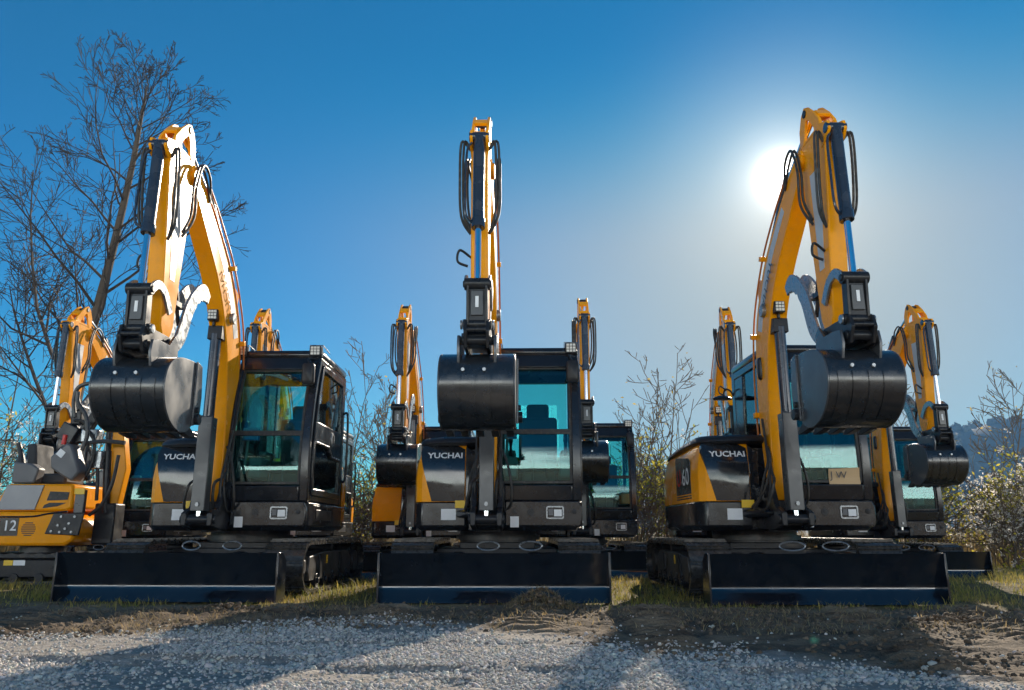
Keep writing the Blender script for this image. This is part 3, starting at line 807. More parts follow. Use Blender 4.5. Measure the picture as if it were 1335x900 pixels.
    for s, dx in ((-1, 0.0), (-1, 0.03), (1, 0.0), (1, 0.03)):
        x = BX + s * (0.15 + dx)
        hose([(BX + s * 0.09, 2.83, 3.66), (x, 2.86, 3.72), (x + s * 0.015, 2.84, 3.4), (x, 2.80, 3.1), (BX + s * 0.09, 2.74, 2.98)], 0.013)
    hose([(-0.30, 0.86, 0.80), (-0.26, 1.0, 0.92), (-0.24, 1.08, 1.1), (-0.2, 1.1, 1.24), (BX - 0.1, 1.02, 1.32)])
    hose([(-0.30, 0.86, 0.84), (-0.24, 1.05, 0.98), (-0.20, 1.12, 1.15), (-0.17, 1.1, 1.3), (BX - 0.1, 1.02, 1.42)])
    hose([(0.08, 0.9, 0.80), (0.16, 1.06, 0.86), (0.17, 1.12, 1.05), (0.12, 1.1, 1.3), (BX + 0.1, 1.03, 1.45)])
    for x in (BX + 0.12, BX + 0.14):
        hose([(x, 0.9, 0.9), (x, 0.86, 1.2), (x, 0.8, 1.5), (x - 0.02, 0.82, 1.8)], 0.014)
    for k, (x0, x1, ztop, bow) in enumerate(((BX - 0.13, BX - 0.11, 1.55, 0.10), (BX - 0.16, BX - 0.12, 1.7, 0.06), (BX + 0.13, BX + 0.12, 1.62, 0.12), (BX + 0.16, BX + 0.125, 1.4, 0.08), (-0.27, BX - 0.1, 1.22, 0.2), (0.02, BX + 0.1, 1.2, 0.2))):
        hose([(x0, 0.84, 0.72 + 0.03 * k), (x0, 1.0 + bow, 0.82), ((x0 + x1) / 2, 1.08 + bow, 1.05), (x1, 1.02 + bow * 0.5, (1.05 + ztop) / 2), (x1, 0.98, ztop)], 0.011 + 0.002 * (k % 3))
    # shackle hook at the side of the stick
    mb = MB().tube(smoothpath([V(BX - 0.09, 2.66, 2.86), V(BX - 0.20, 2.68, 2.92), V(BX - 0.22, 2.68, 2.82), V(BX - 0.12, 2.67, 2.78)]), 0.012, 7)
    obj('shackle', mb, 'satin', root)
    # ---------------- cab
    CX0, CX1 = 0.0, 0.87
    fp = smooth2([(0.955, 0.905), (0.985, 1.15), (0.975, 1.5), (0.91, 1.9), (0.80, 2.24), (0.70, 2.45)], 4)
    def inner(d): return [(f - d, z) for f, z in fp]
    cab = MB()
    # front pillars, rear corner, side bars, lower front
    for x0, x1 in ((CX0, CX0 + 0.055), (CX1 - 0.09, CX1)):
        cab.ring(fp, inner(0.085), x0, x1, closed=False)
    cab.prism([(0.957, 0.905), (0.985, 1.06), (0.93, 1.06), (0.9, 0.905)], CX0 + 0.055, CX1 - 0.09)
    cab.prism([(0.79, 2.30), (0.70, 2.45), (0.6, 2.45), (0.70, 2.30)], CX0 + 0.055, CX1 - 0.09)
    for x0, x1 in ((CX0, CX0 + 0.06), (CX1 - 0.06, CX1)):
        cab.prism([(-0.56, 0.905), (-0.44, 0.905), (-0.42, 2.45), (-0.54, 2.45)], x0, x1)
        cab.prism([(-0.44, 2.36), (0.66, 2.36), (0.66, 2.45), (-0.44, 2.45)], x0, x1)
    cab.prism([(-0.44, 0.905), (0.88, 0.905), (0.89, 1.36), (-0.43, 1.36)], CX0, CX0 + 0.05)
    cab.prism([(-0.43, 1.36), (-0.18, 1.36), (-0.12, 2.36), (-0.42, 2.36)], CX0, CX0 + 0.05)
    cab.prism([(-0.44, 0.905), (0.88, 0.905), (0.88, 0.98), (-0.44, 0.98)], CX1 - 0.05, CX1)
    cab.box(V((CX0 + CX1) / 2, -0.50, 1.12), (CX1 - CX0 - 0.12, 0.1, 0.43))
    cab.box(V((CX0 + CX1) / 2, -0.48, 2.40), (CX1 - CX0 - 0.12, 0.1, 0.10))
    cab.box(V((CX0 + CX1) / 2, 0.2, 0.925), (CX1 - CX0 - 0.1, 1.3, 0.03))
    cabo = obj('cab', cab, 'black', root, bevel=0.012, sharp=40)
    rr = roundrect(CX1 - CX0 + 0.02, 1.27, 0.09)
    rx, rf = (CX0 + CX1) / 2, 0.075
    mb = MB().loft([[V(rx + x * sc, rf + y * sc, z) for x, y in rr] for sc, z in ((0.98, 2.447), (1.0, 2.47), (1.0, 2.50), (0.96, 2.53), (0.85, 2.545))])
    obj('roof', mb, 'black', cabo, sharp=50)
    # front windscreen: upper and lower pane, dark sash round each
    gi = [(f - 0.035, z) for f, z in fp]; gi2 = [(f - 0.041, z) for f, z in fp]
    up = [k for k in range(len(fp)) if 1.585 <= fp[k][1] <= 2.34]; lo = [k for k in range(len(fp)) if 1.02 <= fp[k][1] <= 1.60]
    for ks, nm in ((up, 'windscreen'), (lo, 'lower_windscreen')):
        w = obj(nm, MB().ring([gi[k] for k in ks], [gi2[k] for k in ks], CX0 + 0.05, CX1 - 0.085, closed=False), 'glass', cabo)
        mb = MB()
        for x0, x1 in ((CX0 + 0.052, CX0 + 0.075), (CX1 - 0.115, CX1 - 0.087)):
            mb.ring([(fp[k][0] - 0.02, fp[k][1]) for k in ks], [(fp[k][0] - 0.055, fp[k][1]) for k in ks], x0, x1, closed=False)
        a, b = ks[0], ks[-1]
        mb.box(V(rx - 0.015, fp[a][0] - 0.036, fp[a][1] + 0.012), (CX1 - CX0 - 0.17, 0.034, 0.028))
        mb.box(V(rx - 0.015, fp[b][0] - 0.036, fp[b][1] - 0.012), (CX1 - CX0 - 0.17, 0.034, 0.028))
        obj('sash', mb, 'rubber', w, bevel=0.004)
    # side window above the hood
    obj('side_window', MB().prism([(-0.2, 1.34), (0.9, 1.34), (0.915, 1.62), (0.84, 1.95), (0.72, 2.38), (-0.14, 2.38)], CX0 + 0.02, CX0 + 0.026), 'glass', cabo)
    obj('grab_rail', MB().tube(smoothpath([V(-0.03, -0.3, 1.46), V(-0.05, -0.2, 1.50), V(-0.05, 0.6, 1.60), V(-0.03, 0.86, 1.62)]), 0.014, 8), 'satin', cabo)
    obj('rear_window', MB().box(V(rx, -0.49, 1.84), (CX1 - CX0 - 0.14, 0.006, 1.02)), 'glass', cabo)
    # door on the far right of the cab
    xd0, xd1 = CX1 - 0.03, CX1 + 0.018
    def fpz(z): return float(np.interp(z, [p[1] for p in fp], [p[0] for p in fp]))
    fz = [1.0, 1.2, 1.45, 1.7, 1.95, 2.15, 2.36]
    outer = [(-0.40, 1.0)] + [(fpz(z) - 0.105, z) for z in fz] + [(-0.38, 2.36)]
    mb = MB()
    mb.ring([(fpz(z) - 0.10, z) for z in fz], [(fpz(z) - 0.17, z) for z in fz], xd0, xd1, closed=False)
    mb.prism([(-0.41, 0.97), (-0.33, 0.97), (-0.31, 2.38), (-0.39, 2.38)], xd0, xd1)
    mb.prism([(-0.33, 0.965), (0.85, 0.965), (0.85, 1.04), (-0.33, 1.04)], xd0, xd1)
    mb.prism([(-0.32, 2.31), (fpz(2.31) - 0.16, 2.31), (fpz(2.38) - 0.13, 2.385), (-0.32, 2.385)], xd0, xd1)
    mb.prism([(-0.33, 1.40), (0.1, 1.40), (0.28, 1.50), (0.82, 1.50), (0.82, 1.74), (-0.33, 1.74)], xd0, xd1)
    dr = obj('door', mb, 'black', cabo, bevel=0.008)
    obj('door_glass', MB().prism([(-0.33, 1.73), (0.83, 1.73), (0.72, 2.1), (0.62, 2.33), (-0.32, 2.33)], CX1 - 0.012, CX1 - 0.006), 'glass', dr)
    obj('lower_door_glass', MB().prism([(-0.33, 1.03), (0.83, 1.03), (0.84, 1.51), (0.28, 1.51), (0.1, 1.41), (-0.33, 1.41)], CX1 - 0.012, CX1 - 0.006), 'glass', dr)
    lt = MB().loft([[(x, -0.10 - 0.075 * math.cos(2 * math.pi * k / 20) * sc, 1.62 + 0.085 * math.sin(2 * math.pi * k / 20) * sc) for k in range(20)] for x, sc in ((xd1 - 0.004, 1), (xd1 + 0.008, 0.95), (xd1 + 0.01, 0.6))])
    hl = obj('handle', lt, 'silver', dr, sharp=50)
    obj('handle_grip', MB().box(V(xd1 + 0.013, 0.10, 1.62), (0.012, 0.03, 0.1)), 'satin', hl, bevel=0.003)
    obj('door_trim', MB().tube([V(xd1 + 0.006, -0.31, 1.425), V(xd1 + 0.006, 0.09, 1.425), V(xd1 + 0.006, 0.27, 1.522), V(xd1 + 0.006, 0.8, 1.522)], 0.008, 6), 'silver', dr)
    obj('grab_rail', MB().tube(smoothpath([V(CX1, -0.5, 1.2), V(CX1 + 0.05, -0.5, 1.25), V(CX1 + 0.05, -0.5, 1.95), V(CX1, -0.5, 2.0)]), 0.014, 8), 'satin', cabo)
    # lower front of the cab with number plate recess
    def fpan(o, top=0.0):
        return [V(0.11, 0.955 + o, 0.66), V(0.85, 0.955 + o, 0.66), V(0.868, 0.945 + o, 0.72), V(0.868, 0.945 + o, 0.84), V(0.84, 0.95 + o, 0.90), V(0.11, 0.96 + o, 0.90)]
    mb = MB().loft([fpan(-0.03), fpan(0.03), [(x * 0.995 + 0.002, y - 0.012, z * 0.97 + 0.024) for x, y, z in fpan(0.03)]])
    pn = obj('front_panel', mb, 'hood', root, bevel=0.006)
    yf = 1.0
    q = roundrect(0.175, 0.125, 0.018); q2 = roundrect(0.148, 0.098, 0.012)
    mb = MB(); cx_, cz_ = 0.60, 0.79
    o1 = [(cx_ + a, -yf - 0.008, cz_ + b) for a, b in q]; o2 = [(cx_ + a, -yf - 0.008, cz_ + b) for a, b in q2]
    o3 = [(cx_ + a, -yf + 0.01, cz_ + b) for a, b in q]; o4 = [(cx_ + a, -yf + 0.01, cz_ + b) for a, b in q2]
    n_ = len(q); mb.add(o1 + o2 + o3 + o4, [f for i in range(n_) for j in [(i + 1) % n_] for f in ((i, j, n_ + j, n_ + i), (i, 2 * n_ + i, 2 * n_ + j, j), (n_ + i, n_ + j, 3 * n_ + j, 3 * n_ + i))])
    pf = obj('plate_frame', mb, 'silver', pn)
    obj('plate_insert', MB().box((cx_ + 0.028, -yf - 0.004, cz_ - 0.004), (0.075, 0.008, 0.066)), 'white', pf)
    obj('plate_insert', MB().box((cx_ - 0.042, -yf - 0.004, cz_ + 0.004), (0.045, 0.008, 0.06)), 'greyplastic', pf)
    for x, r in ((0.20, 0.022), (0.36, 0.035), (0.79, 0.025)):
        mb = MB().cyl(V(x, 0.985, 0.80 if r < 0.03 else 0.795), V(x, 1.004, 0.80 if r < 0.03 else 0.795), r, n=20)
        mb.cyl(V(x, 1.0, 0.80), V(x, 1.012, 0.80), r * 0.45, n=12)
        obj('socket', mb, 'satin', pn, bevel=0.003)
    obj('white_sticker', MB().box((0.20, -yf + 0.001, 0.70), (0.085, 0.008, 0.105)), 'white', pn)
    t = MB().text('5:1', 0.035, (0.20, -yf - 0.004, 0.70), (1, 0, 0), (0, 0, 1), depth=0.001) if False else None
    mb = MB().box(V(0.862, 0.28, 0.78), (0.03, 0.9, 0.2))
    sp = obj('side_panel', mb, 'black', root, bevel=0.012)
    obj('side_recess', MB().prism([(-0.05, 0.72), (0.62, 0.72), (0.62, 0.83), (-0.05, 0.83)], 0.878, 0.884), 'satin', sp, bevel=0.003)
    # inside the cab
    mb = MB().box(V(0.45, 0.12, 1.30), (0.46, 0.48, 0.12)); mb.box(V(0.45, -0.16, 1.60), (0.44, 0.12, 0.58), Matrix.Rotation(R(10), 3, 'X'))
    mb.box(V(0.45, -0.24, 1.97), (0.26, 0.09, 0.18), Matrix.Rotation(R(10), 3, 'X')); mb.box(V(0.45, 0.1, 1.1), (0.36, 0.36, 0.3))
    obj('seat', mb, 'seat', cabo, bevel=0.035)
    for x in (0.15, 0.74):
        mb = MB().box(V(x, 0.22, 1.28), (0.14, 0.55, 0.22)); mb.box(V(x, 0.1, 1.45), (0.1, 0.35, 0.05))
        cn = obj('console', mb, 'interior', cabo, bevel=0.02)
        mb = MB().tube([V(x, 0.42, 1.38), V(x, 0.44, 1.5), V(x, 0.45, 1.56)], [0.02, 0.014, 0.026], 10); mb.tube([V(x, 0.45, 1.55), V(x, 0.45, 1.66)], [0.026, 0.022], 10)
        obj('joystick', mb, 'satin', cn)
    mb = MB().box(V(0.14, 0.66, 1.62), (0.16, 0.04, 0.13), Matrix.Rotation(R(-15), 3, 'X')); mb.cyl(V(0.1, 0.66, 1.2), V(0.12, 0.66, 1.58), 0.015)
    obj('monitor', mb, 'interior', cabo, bevel=0.006)
    mb = MB()
    for x in (0.38, 0.52): mb.tube([V(x, 0.72, 0.94), V(x, 0.68, 1.25), V(x, 0.66, 1.4)], 0.012, 8); mb.box(V(x, 0.78, 1.0), (0.09, 0.2, 0.03), Matrix.Rotation(R(-20), 3, 'X'))
    obj('travel_lever', mb, 'satin', cabo)
    # mirrors
    for x, sx in ((-0.11, -1), (0.80, 1)):
        m_ = roundrect(0.13, 0.24, 0.035)
        mb = MB().loft([[(x + a * sc, y, 2.22 + b * sc) for a, b in m_] for y, sc in ((-0.90, 0.9), (-0.93, 1.0), (-0.97, 0.95), (-0.985, 0.7))])
        mi = obj('mirror', mb, 'satin', cabo, sharp=50)
        mb = MB().tube(smoothpath([V(x, 0.93, 2.33), V(x * 0.97, 0.88, 2.40), V(0.02 if sx < 0 else 0.83, 0.74, 2.42)]), 0.01, 7)
        obj('mirror_arm', mb, 'satin', mi)
    mb = MB().tube(smoothpath([V(0.0, -0.5, 2.18), V(-0.03, -0.5, 2.24), V(-0.09, -0.5, 2.26), V(-0.12, -0.5, 2.18)]), 0.01, 7)
    rmi = obj('rear_mirror', mb, 'satin', cabo)
    obj('mirror_shell', MB().loft([[(-0.13 + math.cos(2 * math.pi * k / 16) * r, 0.5 + 0.6 * math.sin(2 * math.pi * k / 16) * r, z) for k in range(16)] for r, z in ((0.11, 2.135), (0.12, 2.15), (0.07, 2.175), (0.02, 2.185))]), 'satin', rmi, sharp=60)
    # work lamps on the roof corners
    for x in (-0.01, 0.80):
        mb = MB().box(V(x, 0.69, 2.52), (0.125, 0.07, 0.115)); mb.box(V(x, 0.62, 2.46), (0.05, 0.09, 0.04))
        wl = obj('work_light', mb, 'satin', cabo, bevel=0.008)
        mb = MB()
        for i in range(3):
            for j in range(3): mb.box(V(x + (i - 1) * 0.034, 0.727, 2.522 + (j - 1) * 0.032), (0.027, 0.012, 0.025))
        obj('lamp_lens', mb, 'lens', wl)
        mb = MB().tube([V(x - 0.07, 0.68, 2.46), V(x - 0.07, 0.68, 2.59), V(x + 0.07, 0.68, 2.59), V(x + 0.07, 0.68, 2.46)], 0.006, 6)
        mb.tube([V(x + 0.07, 0.68, 2.59), V(x + 0.07, 0.35, 2.57)], 0.006, 6)
        obj('lamp_guard', mb, 'silver', wl)
    mb = MB().cyl(V(0.66, -0.45, 2.54), V(0.66, -0.45, 2.60), 0.04); 
    obj('beacon', mb, 'amber', cabo, bevel=0.012)
    return root

def children_of(o): return [c for c in bpy.data.objects if c.parent == o]
def copy_tree(o, parent=None, kids=None):
    c = o.copy(); COL.objects.link(c); c.parent = parent
    for ch in kids[o]: copy_tree(ch, c, kids)
    return c
def kid_map():
    k = {o: [] for o in bpy.data.objects}
    for o in bpy.data.objects:
        if o.parent is not None: k[o.parent].append(o)
    return k
def kids_named(o, base): return [c for c in o.children if c.name.split('.')[0] == base]
def swing(o, a):
    for c in o.children:
        if c.name.split('.')[0] not in UNDER: c.rotation_euler = (0, 0, a)

def reshape(o, fn):
    """move the points of a part and of all its sub-parts"""
    for q in [o] + list(o.children):
        me = q.data; c = np.empty(len(me.vertices) * 3); me.vertices.foreach_get('co', c); c = c.reshape(-1, 3)
        c[:] = fn(c); me.vertices.foreach_set('co', c.ravel()); me.update()

proto = build_excavator()
def rampf(z, a, b): return np.clip((z - a) / (b - a), 0, 1)
for c_ in list(proto.children):
    nm = c_.name.split('.')[0]
    if nm in ('boom', 'boom_cylinder', 'boom_light', 'arm_cylinder'):
        reshape(c_, lambda c: np.stack([BX + (c[:, 0] - BX) * 0.85, c[:, 1], c[:, 2] + STRETCH * rampf(c[:, 2], 1.2, 2.3)], -1))
    elif nm in ('stick', 'bucket_cylinder') or (nm == 'hose' and max(v.co.z for v in c_.data.vertices) > 2.5):
        reshape(c_, lambda c: np.stack([BX + (c[:, 0] - BX) * 0.85, c[:, 1], c[:, 2] + STRETCH * rampf(c[:, 2], 2.5, 3.3)], -1))
    elif nm in ('bucket_link', 'quick_coupler', 'guide_link'):
        reshape(c_, lambda c: np.stack([BX + (c[:, 0] - BX) * 0.74, c[:, 1], c[:, 2]], -1))
    elif nm in ('thumb', 'thumb_cylinder', 'shackle'):
        reshape(c_, lambda c: np.stack([BX + (c[:, 0] - BX) * 0.85, c[:, 1], c[:, 2]], -1))
    elif nm == 'bucket':
        reshape(c_, lambda c: np.stack([BX + (c[:, 0] - BX) * 0.87, -2.72 + (c[:, 1] + 2.72) * 0.88, 2.04 + (c[:, 2] - 2.04) * 0.88], -1))
KM = kid_map()
# (x, y, yaw, swing, scale, label). A positive angle turns the front towards the right of the photo
SPOTS = [
    (-2.93, 9.15, -3.0, 2.3, 1.0, 'large excavator at the left of the front row, bucket hanging over the leftmost blade'),
    (-0.154, 9.02, 0.0, -1.2, 1.0, 'large excavator in the middle of the front row, seen straight from the front'),
    (2.65, 8.86, 0.0, 1.4, 1.0, 'large excavator at the right of the front row, with its arm tip over the sun'),
    (-6.05, 13.3, 0.0, -2.0, 0.9, 'excavator behind the open mini digger, its arm tip left of the left front boom'),
    (-3.54, 13.4, 0.0, 0.0, 0.9, 'excavator hidden behind the cab of the left front machine, only its arm tip showing'),
    (-1.42, 13.2, 0.0, -1.0, 0.9, 'rear excavator left of the middle front machine, with a yellow front panel'),
    (1.12, 13.2, 0.0, -1.5, 0.92, 'rear excavator right of the middle front machine, its cab in the gap'),
    (3.36, 13.3, 0.0, -6.0, 0.9, 'rear excavator almost covered by the right front machine, arm tip left of its boom'),
    (5.78, 13.2, 0.0, 0.0, 0.9, 'rear excavator farthest right, its bucket in front of the shrubs'),
]
MACH = []
for i, (x, y, yaw, sw, sc, lab) in enumerate(SPOTS):
    o = proto if i == 0 else copy_tree(proto, None, KM)
    MACH.append((o, x, y, yaw, sw, sc, lab))
for o, x, y, yaw, sw, sc, lab in MACH:
    z = -0.05 if y > 11 else 0.0
    o.location = (x, y, z); o.rotation_euler = (0, 0, R(yaw)); o.scale = (sc,) * 3
    swing(o, R(sw))
    tag(o, lab, 'excavator', 'front row of excavators' if y < 11 else 'back row of excavators')

# the rear machine left of the middle one has a yellow nose panel without lettering
for c_ in MACH[5][0].children:
    if c_.name.split('.')[0] == 'hood_panel':
        c_.data = c_.data.copy(); c_.data.materials.clear(); c_.data.materials.append(M['yellow'])
        c_['label'] = 'yellow hood panel'
        for q in list(c_.children): bpy.data.objects.remove(q)

# ------------------------------------------------------------------ open mini digger at the left edge, seen from its side
def build_mini():
    root = empty('mini_digger', (-5.68, 10.2, -0.02))
    tag(root, 'small open mini digger seen side on at the left edge, with 12 on its flank', 'mini digger')
    def P(x, y, z): return (x, y, z)
    def sprism(prof, y0, y1, mb=None):
        """outline in (x, z) pushed from y0 to y1"""
        mb = mb or MB(); n = len(prof)
        vs = [(x, y0, z) for x, z in prof] + [(x, y1, z) for x, z in prof]
        return mb.add(vs, [tuple(range(n)), tuple(range(2 * n - 1, n - 1, -1))] + [(i, n + i, n + (i + 1) % n, (i + 1) % n) for i in range(n)])
    # tracks, running left to right
    for yc in (-0.36, 0.36):
        pts = []
        r, zc, x0, x1 = 0.17, 0.19, -0.85, 0.48
        N = 44
        P_ = 2 * (x1 - x0) + 2 * math.pi * r
        mb = MB(); o_, i_ = [], []
        for k in range(N):
            q = P_ * k / N
            if q < x1 - x0: x, z, a = x0 + q, zc + r, math.pi / 2
            elif q < x1 - x0 + math.pi * r: t = (q - (x1 - x0)) / r; x, z, a = x1 + r * math.sin(t), zc + r * math.cos(t), math.pi / 2 - t
            elif q < 2 * (x1 - x0) + math.pi * r: x, z, a = x1 - (q - (x1 - x0) - math.pi * r), zc - r, -math.pi / 2
            else: t = (q - 2 * (x1 - x0) - math.pi * r) / r; x, z, a = x0 - r * math.sin(t), zc - r * math.cos(t), -math.pi / 2 - t
            e = 0.018 if k % 2 else 0.0
            o_.append((x + e * math.cos(a), z + e * math.sin(a))); i_.append((x - 0.035 * math.cos(a), z - 0.035 * math.sin(a)))
        vs = []
        for y in (yc - 0.12, yc + 0.12): vs += [(x, y, z) for x, z in o_] + [(x, y, z) for x, z in i_]
        fs = []
        for k in range(N):
            j = (k + 1) % N
            fs += [(k, j, N + j, N + k), (2 * N + k, 3 * N + k, 3 * N + j, 2 * N + j), (k, 2 * N + k, 2 * N + j, j), (N + k, N + j, 3 * N + j, 3 * N + k)]
        mb.add(vs, fs)
        t = obj('track', mb, 'rubber', root, sharp=30)
        obj('track_frame', sprism([(-0.78, 0.1), (0.44, 0.1), (0.5, 0.2), (0.42, 0.3), (-0.75, 0.3), (-0.85, 0.2)], yc - 0.09, yc + 0.09), 'satin', t, bevel=0.01)
        for x in (-0.5, -0.2, 0.1, 0.36):
            obj('roller', MB().cyl((x, yc - 0.11, 0.09), (x, yc + 0.11, 0.09), 0.055), 'satin', t, bevel=0.005)
        for x in (-0.85, 0.48):
            obj('idler', MB().cyl((x, yc - 0.08, 0.19), (x, yc + 0.08, 0.19), 0.13, n=24), 'frame', t, bevel=0.008)
        if yc < 0:
            obj('yellow_label', MB().box((-0.29, yc - 0.092, 0.265), (0.11, 0.004, 0.06)), 'ylabel', t)
            obj('white_label', MB().box((-0.16, yc - 0.092, 0.265), (0.14, 0.004, 0.06)), 'white', t)
    obj('undercarriage', MB().box((-0.2, 0, 0.28), (0.7, 0.5, 0.2)), 'satin', root, bevel=0.02)
    obj('slew_ring', MB().cyl((-0.15, 0, 0.36), (-0.15, 0, 0.46), 0.26, n=28), 'frame', root)
    # lower yellow body, bulging
    low = [(-1.1, 0.46), (0.34, 0.46), (0.44, 0.52), (0.47, 0.64), (0.40, 0.78), (0.25, 0.86), (-1.1, 0.86)]
    lb = obj('lower_body', sprism(low, -0.46, 0.46), 'yellow', root, bevel=0.035, sharp=40)
    up = [(-0.60, 0.865), (0.30, 0.865), (0.38, 0.90), (0.36, 1.19), (-0.45, 1.19)]
    ub = obj('engine_cover', sprism(up, -0.43, 0.43), 'yellow', root, bevel=0.03, sharp=40)
    obj('side_panel', sprism([(-0.53, 0.88), (-0.07, 0.88), (0.01, 1.175), (-0.44, 1.175)], -0.445, -0.425), 'palepanel', ub, bevel=0.006)
    obj('vent', sprism([(0.06, 0.99), (0.31, 1.0), (0.32, 1.09), (0.09, 1.10)], -0.438, -0.425), 'rubber', ub)
    obj('vent', sprism([(0.02, 0.90), (0.20, 0.925), (0.30, 0.965), (0.10, 0.965), (0.04, 0.94)], -0.438, -0.425), 'rubber', ub)
    obj('trim_line', MB().tube(smoothpath([(-0.60, -0.462, 0.80), (-0.1, -0.464, 0.80), (0.12, -0.464, 0.835), (0.34, -0.464, 0.86)]), 0.012, 6), 'decalblack', lb)
    dc = obj('model_decal', sprism([(-0.72, 0.575), (-0.225, 0.575), (-0.225, 0.785), (-0.72, 0.785)], -0.464, -0.455), 'decalblack', lb)
    t = MB().text('12', 0.17, (-0.325, -0.467, 0.69), (1, 0, 0), (0, 0, 1), depth=0.001, off=0.002)
    obj('model_figures', t, 'white', dc, recalc=False)
    t = MB().text('U', 0.17, (-0.50, -0.467, 0.69), (1, 0, 0), (0, 0, 1), depth=0.001, off=0.002)
    obj('model_letter', t, 'red', dc, recalc=False)
    gm = MB()
    for k in range(-3, 4):
        w = math.sqrt(max(0, 0.085 ** 2 - (k * 0.024) ** 2))
        gm.box((-0.10, -0.462, 0.655 + k * 0.024), (2 * w, 0.006, 0.012))
    obj('grille', gm, 'rubber', lb)
    bp = obj('bolted_plate', sprism([(0.20, 0.84), (0.56, 0.84), (0.52, 0.58), (0.12, 0.60)], -0.50, -0.472), 'satin', lb, bevel=0.006)
    for x, z in ((0.20, 0.63), (0.30, 0.62), (0.44, 0.62), (0.27, 0.70), (0.40, 0.72), (0.30, 0.80), (0.46, 0.80), (0.36, 0.66)):
        obj('bolt', MB().cyl((x, -0.498, z), (x, -0.512, z), 0.016, n=6), 'silver', bp)
    obj('yellow_sticker', MB().box((0.45, -0.44, 1.10), (0.12, 0.02, 0.07)), 'ylabel', root)
    obj('post', MB().box((0.45, -0.40, 0.98), (0.12, 0.06, 0.28)), 'plate', root, bevel=0.008)
    # seat, consoles, levers
    st = obj('seat', MB().box((-0.12, 0.05, 1.27), (0.46, 0.44, 0.13)).box((-0.36, 0.05, 1.50), (0.12, 0.42, 0.42), Matrix.Rotation(R(-8), 3, 'Y')), 'seat', root, bevel=0.03)
    cn = obj('console', sprism([(-0.44, 1.20), (-0.16, 1.20), (-0.12, 1.38), (-0.22, 1.44), (-0.44, 1.46)], -0.38, -0.22), 'greyplastic', root, bevel=0.02)
    obj('joystick', MB().tube([(-0.40, -0.30, 1.44), (-0.41, -0.30, 1.56), (-0.46, -0.30, 1.70)], [0.06, 0.032, 0.026], 10), 'rubber', cn)
    ar = obj('armrest_box', sprism([(0.02, 1.52), (0.20, 1.69), (0.27, 1.66), (0.40, 1.34), (0.32, 1.22), (0.20, 1.28), (0.04, 1.38)], -0.42, -0.20), 'greyplastic', root, bevel=0.025)
    obj('white_sticker', MB().box((0.15, -0.423, 1.56), (0.085, 0.006, 0.085), Matrix.Rotation(R(35), 3, 'Y')), 'white', ar)
    obj('red_knob', MB().cyl((0.10, -0.30, 1.68), (0.11, -0.30, 1.80), 0.028), 'red', ar, bevel=0.006)
    # folded working arm and its rams
    obj('swing_post', MB().box((0.62, 0.0, 0.72), (0.26, 0.26, 0.5)), 'satin', root, bevel=0.02)
    bm_ = sprism([(0.55, 0.80), (0.72, 0.80), (0.80, 1.4), (0.70, 1.95), (0.52, 2.30), (0.44, 2.26), (0.58, 1.85), (0.62, 1.4)], -0.07, 0.07)
    obj('boom', bm_, 'yellow', root, bevel=0.01)
    obj('boom_ram', MB().cyl((0.62, -0.1, 0.85), (0.56, -0.1, 1.62), 0.045).cyl((0.56, -0.1, 1.6), (0.54, -0.1, 1.9), 0.025), 'satin', root, bevel=0.004)
    obj('stick', sprism([(0.50, 2.32), (0.40, 2.34), (0.06, 1.80), (0.10, 1.72), (0.20, 1.76)], -0.05, 0.05), 'satin', root, bevel=0.01)
    obj('arm_head', MB().box((0.10, -0.02, 2.08), (0.13, 0.16, 0.24)).cyl((0.10, -0.12, 2.18), (0.10, 0.1, 2.18), 0.055).box((0.02, -0.02, 1.85), (0.22, 0.2, 0.22), Matrix.Rotation(R(25), 3, 'Y')), 'satin', root, bevel=0.012)
    for p in ([(0.20, -0.3, 2.02), (0.16, -0.3, 2.24), (0.22, -0.3, 2.42), (0.5, -0.3, 2.46), (0.68, -0.3, 2.38), (0.70, -0.25, 2.2)],
              [(0.22, -0.34, 2.34), (0.24, -0.34, 2.2), (0.36, -0.34, 2.02), (0.40, -0.34, 1.8), (0.36, -0.34, 1.6)],
              [(0.42, -0.3, 1.70), (0.62, -0.3, 1.72), (0.86, -0.3, 1.70)]):
        obj('guard_rail', MB().tube(smoothpath(p), 0.026, 9), 'frame', root)
    for p in ([(0.80, -0.3, 1.55), (0.76, -0.3, 1.2), (0.66, -0.3, 0.95), (0.52, -0.3, 0.82)], [(0.30, -0.25, 1.9), (0.44, -0.25, 1.75), (0.46, -0.25, 1.5), (0.40, -0.25, 1.3)],
              [(0.14, -0.2, 2.0), (0.30, -0.2, 1.95), (0.34, -0.2, 1.7), (0.50, -0.2, 1.4), (0.54, -0.2, 1.0)]):
        obj('hose', MB().tube(smoothpath(p), 0.022, 8), 'rubber', root)
    obj('valve_block', MB().box((0.36, -0.15, 1.80), (0.2, 0.16, 0.16)).box((0.48, -0.15, 1.5), (0.14, 0.14, 0.22)), 'silver', root, bevel=0.012)
    obj('blade', sprism([(0.98, 0.0), (0.94, 0.06), (0.92, 0.2), (0.95, 0.3), (0.92, 0.3), (0.89, 0.2), (0.91, 0.06), (0.95, 0.0)], -0.48, 0.48), 'blade', root, bevel=0.003)
    obj('blade_arm', MB().box((0.7, 0, 0.2), (0.5, 0.3, 0.08)), 'satin', root, bevel=0.01)
build_mini()

